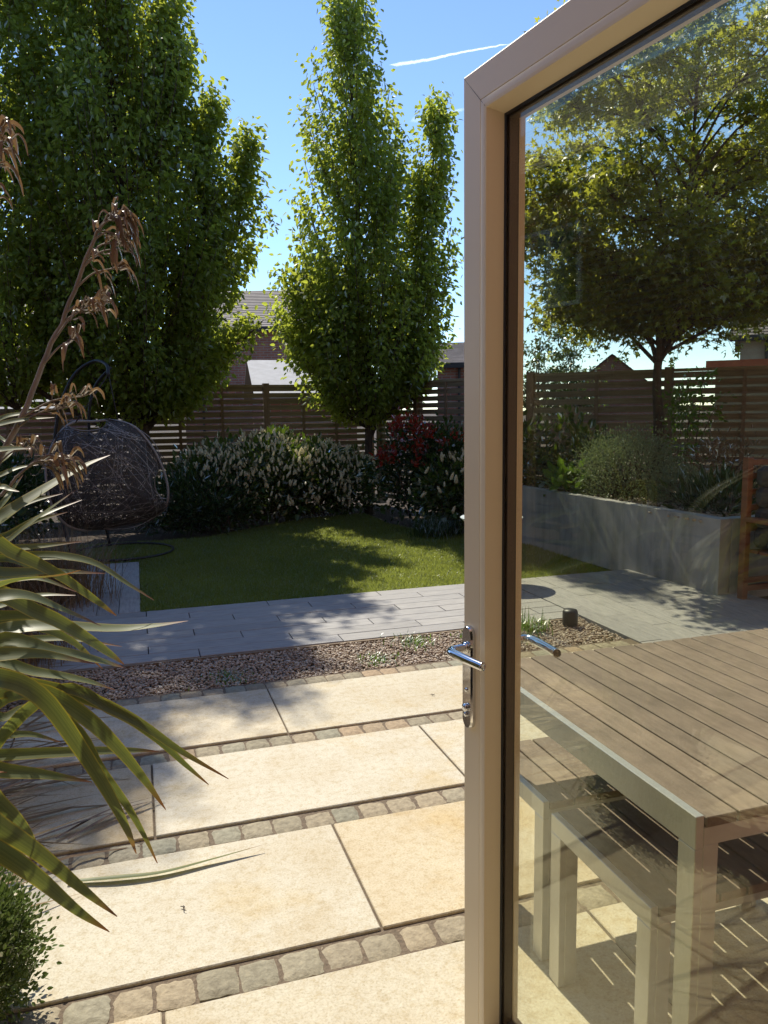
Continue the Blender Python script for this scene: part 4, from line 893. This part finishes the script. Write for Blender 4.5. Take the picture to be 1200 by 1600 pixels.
# ------------------------------------------------------------------ hanging chair
hc = thing('hanging_chair', 'dark woven hanging egg chair on a black stand by the fence', 'chair', (-0.2, 8.6, 0))
RIM = [(-0.78, 1.22), (-0.62, 1.385), (-0.40, 1.40), (-0.22, 1.405), (-0.02, 1.34), (0.13, 1.16), (0.235, 0.93), (0.285, 0.70), (0.262, 0.50), (0.16, 0.40), (-0.05, 0.345), (-0.35, 0.30), (-0.60, 0.30), (-0.76, 0.40), (-0.86, 0.62), (-0.88, 0.95)]
cx, cz = -0.29, 0.85
rim3 = np.array([(x, 8.42+0.05*math.sin(i*0.8), z) for i, (x, z) in enumerate(RIM)])
closed = catmull(np.vstack([rim3[-2:], rim3, rim3[:3]]), 260)
a0 = np.argmin(np.linalg.norm(closed[:60]-rim3[0], axis=1)); loop = closed[a0:]
a1 = 120+np.argmin(np.linalg.norm(loop[120:]-loop[0], axis=1)); loop = loop[:a1]; RL = len(loop)
MB().tube(np.vstack([loop, loop[:1]]), 0.013, 8, False).build('rim', M_RIM, hc, True)
def weave(mb, count, rad):
    """long strands thrown across the shell between two points of the rim"""
    for q in range(count):
        i0 = rng.uniform(0, RL); i1 = i0+rng.uniform(0.12, 0.5)*RL; A_ = loop[int(i0) % RL]; B_ = loop[int(i1) % RL]; c = np.array([cx, 8.42, cz]); run = []
        bow = rng.normal()*0.07
        for t_ in np.linspace(0, 1, 14):
            p = A_*(1-t_)+B_*t_; p = p+unit(np.array([B_[2]-A_[2], 0, A_[0]-B_[0]]))*bow*math.sin(math.pi*t_)
            # depth from how far inside the outline the point is
            d_ = np.linalg.norm((loop-p)[:, [0, 2]], axis=1).min(); p[1] = 8.42-0.26*(1-math.exp(-d_/0.16))
            q_ = ((p[0]-0.25)/0.095)**2+((p[2]-0.74)/0.165)**2 < 1 or ((p[0]+0.47)/0.19)**2+((p[2]-1.38)/0.075)**2 < 1
            if q_:
                if len(run) > 2: mb.tube(run, rad, 4, False)
                run = []
            else: run.append(p)
        if len(run) > 2: mb.tube(run, rad, 4, False)
ws = MB(); weave(ws, 430, 0.0036); ws.build('woven_shell', M_WIRE, hc)
ws = MB(); weave(ws, 60, 0.0042)
for off in (0.05, 0.10, 0.17):
    c = np.array([cx, 8.42, cz]); ring = [l*(1-off*1.6)+c*off*1.6 for l in loop[::5]]; ring = [np.array([p[0], 8.42-0.26*(1-math.exp(-off*0.55/0.16))-0.006, p[2]]) for p in ring]
    run = []
    for p in ring+ring[:1]:
        if ((p[0]-0.25)/0.095)**2+((p[2]-0.74)/0.165)**2 < 1 or ((p[0]+0.47)/0.19)**2+((p[2]-1.38)/0.075)**2 < 1:
            if len(run) > 2: ws.tube(run, 0.005, 5, False)
            run = []
        else: run.append(p)
    if len(run) > 2: ws.tube(run, 0.005, 5, False)
ws.build('weave_bands', M_RIM, hc)
for cx_, cz_, rx, rz, a_, b_ in ((0.25, 0.74, 0.095, 0.165, math.pi*0.5, math.pi*1.5), (-0.47, 1.38, 0.19, 0.075, math.pi, 2*math.pi)):
    pts = [(cx_+rx*math.cos(t_), 8.46, cz_+rz*math.sin(t_)) for t_ in np.linspace(a_, b_, 20)]
    MB().tube(pts, 0.008, 6).build('opening_trim', M_RIM, hc, True)
a = np.linspace(0, 2*np.pi, 60)
MB().tube(np.stack([-0.20+0.52*np.cos(a), 8.62+0.52*np.sin(a), np.full(60, 0.012)], 1), 0.013, 8, False).build('base_ring', M_BLACK, hc, True)
MB().tube(catmull([(-0.72, 8.62, 0.03), (-0.86, 8.9, 0.7), (-0.80, 8.95, 1.4), (-0.62, 8.9, 1.85), (-0.40, 8.8, 2.02), (-0.26, 8.62, 1.98), (-0.24, 8.55, 1.86)], 30), 0.017, 10).build('pole', M_BLACK, hc, True)
MB().tube(catmull([(-0.35, 9.1, 0.03), (-0.47, 9.05, 0.8), (-0.48, 8.98, 1.4), (-0.40, 8.9, 1.75), (-0.22, 8.75, 1.96)], 24), 0.016, 10).build('brace', M_BLACK, hc, True)
for x1 in (-0.58, -0.17): MB().tube([(-0.24, 8.55, 1.88), (x1, 8.45, 1.39)], 0.006, 6).build('rope', M_ROPE, hc, True)

# ------------------------------------------------------------------ garden chair with cushion at the right
gc = thing('garden_armchair', 'reddish wooden armchair with charcoal cushion against the planter at right', 'chair', (4.75, 4.5, 0))
x0, x1, y0, y1 = 4.32, 5.02, 4.05, 4.70
for (a, b, hh) in ((x0, y1-0.06, 1.08), (x1-0.05, y1-0.06, 1.08), (x0, y0, 0.60), (x1-0.05, y0, 0.60)):
    MB().box((a, b, 0.001), (a+0.05, b+0.06, hh), 0.004).build('leg', M_TEAK, gc)
for b in (x0, x1-0.05): MB().box((b-0.01, y0-0.02, 0.601), (b+0.06, y1-0.062, 0.635), 0.005).build('armrest', M_TEAK, gc)
sm_ = MB()
for k in range(6): sm_.box((x0+0.052, y0+0.02+k*0.10, 0.36), (x1-0.052, y0+0.10+k*0.10, 0.385), 0.004)
sm_.box((x0+0.052, y0, 0.30), (x1-0.052, y0+0.03, 0.358)); sm_.box((x0+0.052, y1-0.03, 0.52), (x1-0.052, y1, 0.60))
sm_.build('seat', M_TEAK, gc)
sm_ = MB()
for z in (0.06, 0.12, 0.68, 0.80, 0.92, 1.02): MB().box((x0+0.052, y1-0.045, z), (x1-0.052, y1-0.02, z+0.045), 0.003).build('slat', M_TEAK, gc)
cm = MB()
for k in range(4): cm.box((x0+0.06, y1-0.17, 0.40+k*0.155), (x1-0.06, y1-0.047, 0.551+k*0.155), 0.035)
smooth_by_angle(cm.build('back_cushion', M_CUSHION, gc), 60)
cm = MB().box((x0+0.06, y0+0.01, 0.387), (x1-0.06, y1-0.18, 0.49), 0.035); smooth_by_angle(cm.build('seat_cushion', M_CUSHION, gc), 60)

# ------------------------------------------------------------------ small garden things
bb = thing('bird_bath', 'pale dish on a slim stand on the lawn, half hidden by the door stile', 'bird bath', (2.64, 5.98+0.25, 0))
_p = at(768, 824, 6.6); bx_, by_ = float(_p[0]), float(_p[1])
bb.location = (bx_, by_, 0)
MB().lathe([(0.0, 0.475), (0.13, 0.483), (0.235, 0.52), (0.262, 0.545), (0.268, 0.552), (0.262, 0.556), (0.22, 0.535), (0.12, 0.50), (0.0, 0.492)], (bx_, by_, 0), 40).build('bowl', M_STONE, bb, True)
MB().lathe([(0.10, 0.0), (0.10, 0.02), (0.03, 0.05), (0.025, 0.25), (0.03, 0.44), (0.06, 0.474)], (bx_, by_, 0), 20).build('stand', M_STONE, bb, True)
so = thing('garden_lamp', 'small black ground lamp in the gravel seen through the glass', 'lamp', (2.76, 4.52, 0))
MB().lathe([(0.0, 0.0), (0.045, 0.0), (0.052, 0.02), (0.052, 0.10), (0.045, 0.118), (0.0, 0.12)], (2.76, 4.52, -0.02), 24).build('lamp_body', M_BLACK, so, True)
MB().tube([(2.76, 4.52, -0.08), (2.76, 4.52, -0.021)], 0.012, 10).build('spike', M_BLACK, so)
wc = MB(); wx, wy = 0.235, 12.06
for k in range(3): wc.box((wx-0.05+k*0.034, wy-0.02, 1.30+0.02*k), (wx-0.026+k*0.034, wy+0.0, 1.68-0.02*k), 0.004)
wc.box((wx-0.06, wy-0.026, 1.67), (wx+0.055, wy+0.004, 1.71), 0.004)
tag(wc.build('wooden_ornament', M_WOODRED), 'small reddish wooden hanging ornament on the fence beside the left trunk', 'ornament')

# ------------------------------------------------------------------ neighbouring houses
def roof_plane(mb, a, b, c, d, rows=18, th=0.022):
    """tiled slope: a-b eave, d-c ridge, one stepped course per row"""
    a, b, c, d = map(np.array, (a, b, c, d)); nrm = unit(np.cross(b-a, d-a)); nrm = nrm if nrm[2] > 0 else -nrm
    for r in range(rows):
        f0, f1 = r/rows, (r+1.12)/rows if r < rows-1 else 1.0
        p = [a+(d-a)*f0, b+(c-b)*f0, b+(c-b)*f1, a+(d-a)*f1]; lift = nrm*th
        mb.hexa([p[0], p[1], p[2]-nrm*.005, p[3]-nrm*.005, p[0]+lift, p[1]+lift, p[2]+nrm*.004, p[3]+nrm*.004])
def house(label, origin, yaw, w, d, eave, ridge, mwall, mroof, wins=(), gable_front=False, barge=True, chim=None, over=0.25, cat='house'):
    """w along local x (front faces -y), ridge along x, or along y if gable_front"""
    t = thing('brick_house' if mwall in (M_BRICK, M_BRICK2) else 'rendered_house', label, cat, origin); t.rotation_euler = (0, 0, yaw)
    def ch(o): o.matrix_parent_inverse = Matrix.Identity(4); return o
    mb = MB()
    if gable_front:
        poly = [(-w/2, 0), (w/2, 0), (w/2, eave), (0, ridge), (-w/2, eave)]
        P = [(x, 0, z) for x, z in poly]+[(x, d, z) for x, z in poly]
        mb.add(P, [[(0, 1, 2, 3, 4), (9, 8, 7, 6, 5)], [(0, 5, 6, 1), (1, 6, 7, 2), (4, 9, 5, 0)]])
    else:
        poly = [(0, 0), (d, 0), (d, eave), (d/2, ridge), (0, eave)]
        P = [(-w/2, y, z) for y, z in poly]+[(w/2, y, z) for y, z in poly]
        mb.add(P, [[(4, 3, 2, 1, 0), (5, 6, 7, 8, 9)], [(0, 1, 6, 5), (1, 2, 7, 6), (5, 9, 4, 0)]])
    wo = ch(mb.build('wall', mwall, t))
    rb = MB(); o_ = over; sl = (ridge-eave)/((w if gable_front else d)/2); dz = o_*sl
    if gable_front:
        for s in (-1, 1): roof_plane(rb, (s*(w/2+o_), -o_, eave-dz+.03), (s*(w/2+o_), d+o_, eave-dz+.03), (0, d+o_, ridge+.03), (0, -o_, ridge+.03), rows=1 if mroof is M_PALEROOF else 22)
    else:
        for y_, s in ((-o_, 1), (d+o_, -1)): roof_plane(rb, (-w/2-o_, y_, eave-dz+.03), (w/2+o_, y_, eave-dz+.03), (w/2+o_, d/2, ridge+.03), (-w/2-o_, d/2, ridge+.03), rows=1 if mroof is M_PALEROOF else 22)
    ro = ch(rb.build('roof', mroof, t))
    if chim:
        cxx, cyy, cw, chh = chim; ch(MB().box((cxx-cw/2, cyy-cw/2, ridge-0.6), (cxx+cw/2, cyy+cw/2, ridge+chh)).build('chimney', M_BRICK, ro))
    if barge:
        bm = MB()
        if gable_front:
            for s in (-1, 1): bm.hexa([(s*(w/2+o_), -o_-.03, eave-dz-.16), (0, -o_-.03, ridge-.16), (0, -o_-.004, ridge-.16), (s*(w/2+o_), -o_-.004, eave-dz-.16), (s*(w/2+o_), -o_-.03, eave-dz+.07), (0, -o_-.03, ridge+.07), (0, -o_-.004, ridge+.07), (s*(w/2+o_), -o_-.004, eave-dz+.07)])
        else:
            bm.box((-w/2-o_, -o_-.1, eave-dz-.1), (w/2+o_, -o_-.005, eave-dz+.02))
            bm.tube([(-w/2+0.6, -.06, 0), (-w/2+0.6, -.06, eave-dz-.05)], 0.035, 8)
        ch(bm.build('bargeboard', M_BARGE, t))
    for (x, z, ww, hh) in wins:
        f = MB(); e = 0.06
        for q in ((x-ww/2, z, x-ww/2+e, z+hh), (x+ww/2-e, z, x+ww/2, z+hh), (x-ww/2+e, z, x+ww/2-e, z+e), (x-ww/2+e, z+hh-e, x+ww/2-e, z+hh), (x-e/2, z+e, x+e/2, z+hh-e)):
            f.box((q[0], -.03, q[1]), (q[2], .04, q[3]))
        fo_ = ch(f.build('window', M_WHITE, t)); ch(MB().box((x-ww/2+.03, -.012, z+.03), (x+ww/2-.03, .006, z+hh-.03)).build('pane', M_WIN, fo_))
    return t
def W(px_, v):   # where a spot on the horizon line of the photo lies at distance v along the garden
    d = FWD+RGT*((px_-600)/F_PX)-UPV*((640-800)/F_PX); k = v/d[1]; return d[0]*k
house('brick house with tiled roof glimpsed between the two tall trees', (W(392, 25), 25, 0), -0.30, 4.2, 7.5, 4.2, 5.8, M_BRICK, M_TILE, wins=((2.0, 2.5, 0.9, 1.0),))
house('unseen brick house added beyond the left boundary fence to darken the glass reflection', (-6.6, 6.2, 0), math.pi/2, 9.0, 7.0, 4.9, 7.4, M_BRICK, M_TILE, wins=((-2.5, 2.9, 1.2, 1.1), (2.2, 2.9, 1.2, 1.1)))  # out of view, added so the door glass mirrors something dark instead of sky
house('low garage with pale grey roof just over the back fence', (W(487, 17.5), 17.5, 0), -0.08, 2.1, 4.5, 1.85, 2.75, M_BRICK, M_PALEROOF, cat='garage', barge=False)
house('purple brick house behind the big left tree', (W(-60, 26), 26, 0), 0.05, 7.0, 8, 4.4, 6.6, M_BRICK2, M_TILE, wins=((-1.5, 2.6, 1.2, 1.1),))
house('small pale roofed outbuilding low over the fence at far left', (W(-30, 19), 19, 0), 0.1, 3.2, 3.5, 1.7, 2.55, M_BRICK2, M_PALEROOF, cat='outbuilding', barge=False)
house('low brick building with dark tiled roof beside the door stile', (W(738, 19.5), 19.5, 0), -0.45, 1.9, 6, 2.75, 3.5, M_BRICK, M_TILE, cat='house')
house('distant brown gable roof over the fence seen through the glass', (W(955, 27), 27, 0), -0.65, 4.8, 8, 1.6, 3.55, M_BRICK, M_TILE, gable_front=True, barge=False)
hd = house('tan house with terracotta ridge at the right edge behind the glass', (W(1330, 14.5), 14.5, 0), -0.75, 5.0, 6, 3.3, 4.9, M_TAN, M_TILE, wins=((-0.4, 2.0, 1.1, 0.9),))
sh = thing('garden_shed', 'grey shed with an orange tiled edge over the fence at right', 'shed', (W(1225, 10.6), 10.6, 0)); sh.rotation_euler = (0, 0, -0.72)
def chs(o): o.matrix_parent_inverse = Matrix.Identity(4); return o
chs(MB().box((-1.1, 0, 0), (1.6, 1.6, 2.16)).build('wall', M_FENCE, sh)); chs(MB().box((-1.25, -0.12, 2.165), (1.75, 1.75, 2.22)).build('roof', M_PALEROOF, sh)); chs(MB().box((-1.26, -0.15, 2.13), (1.76, -0.122, 2.25)).build('fascia', M_TERRA, sh))

# ------------------------------------------------------------------ contrail, high in the real sky
def contrail(label, pts, w, dens):
    C = catmull([at(x, y, 9000) for x, y in pts], 40); t = np.linspace(0, 1, 40)
    mb = MB().tube(C+rng.normal(size=C.shape)*w*0.08, w*(0.35+0.65*t[::-1])*np.clip(np.minimum(t, 1-t)*12, 0.02, 1), 10)
    mt, nt, out = mat('vapour')
    d = N(nt, 'ShaderNodeBsdfDiffuse'); d.inputs[0].default_value = (0.9, 0.9, 0.9, 1); tl = N(nt, 'ShaderNodeBsdfTranslucent'); tl.inputs[0].default_value = (0.95, 0.95, 0.95, 1)
    a = N(nt, 'ShaderNodeAddShader'); nt.links.new(d.outputs[0], a.inputs[0]); nt.links.new(tl.outputs[0], a.inputs[1])
    tr = N(nt, 'ShaderNodeBsdfTransparent'); lw_ = N(nt, 'ShaderNodeLayerWeight', Blend=0.5)
    f = ramp(nt, noise(nt, 0.004, 4), [(0.3, (dens*0.5,)*3), (0.7, (dens,)*3)])
    inv = N(nt, 'ShaderNodeMath', operation='SUBTRACT'); inv.inputs[0].default_value = 1.0; nt.links.new(lw_.outputs['Facing'], inv.inputs[1])
    pw = N(nt, 'ShaderNodeMath', operation='MULTIPLY'); nt.links.new(inv.outputs[0], pw.inputs[0]); nt.links.new(f, pw.inputs[1])
    mx = N(nt, 'ShaderNodeMixShader'); nt.links.new(pw.outputs[0], mx.inputs[0]); nt.links.new(tr.outputs[0], mx.inputs[1]); nt.links.new(a.outputs[0], mx.inputs[2]); nt.links.new(mx.outputs[0], out.inputs[0])
    tag(mb.build('contrail', mt, None, True), label, 'contrail')
contrail('bright white vapour trail running up to the door frame corner', [(608, 102), (660, 95), (720, 82), (800, 68)], 24, 0.34)
contrail('fainter pale vapour streak right of the pointed tree', [(640, 190), (690, 178), (740, 168)], 40, 0.10)
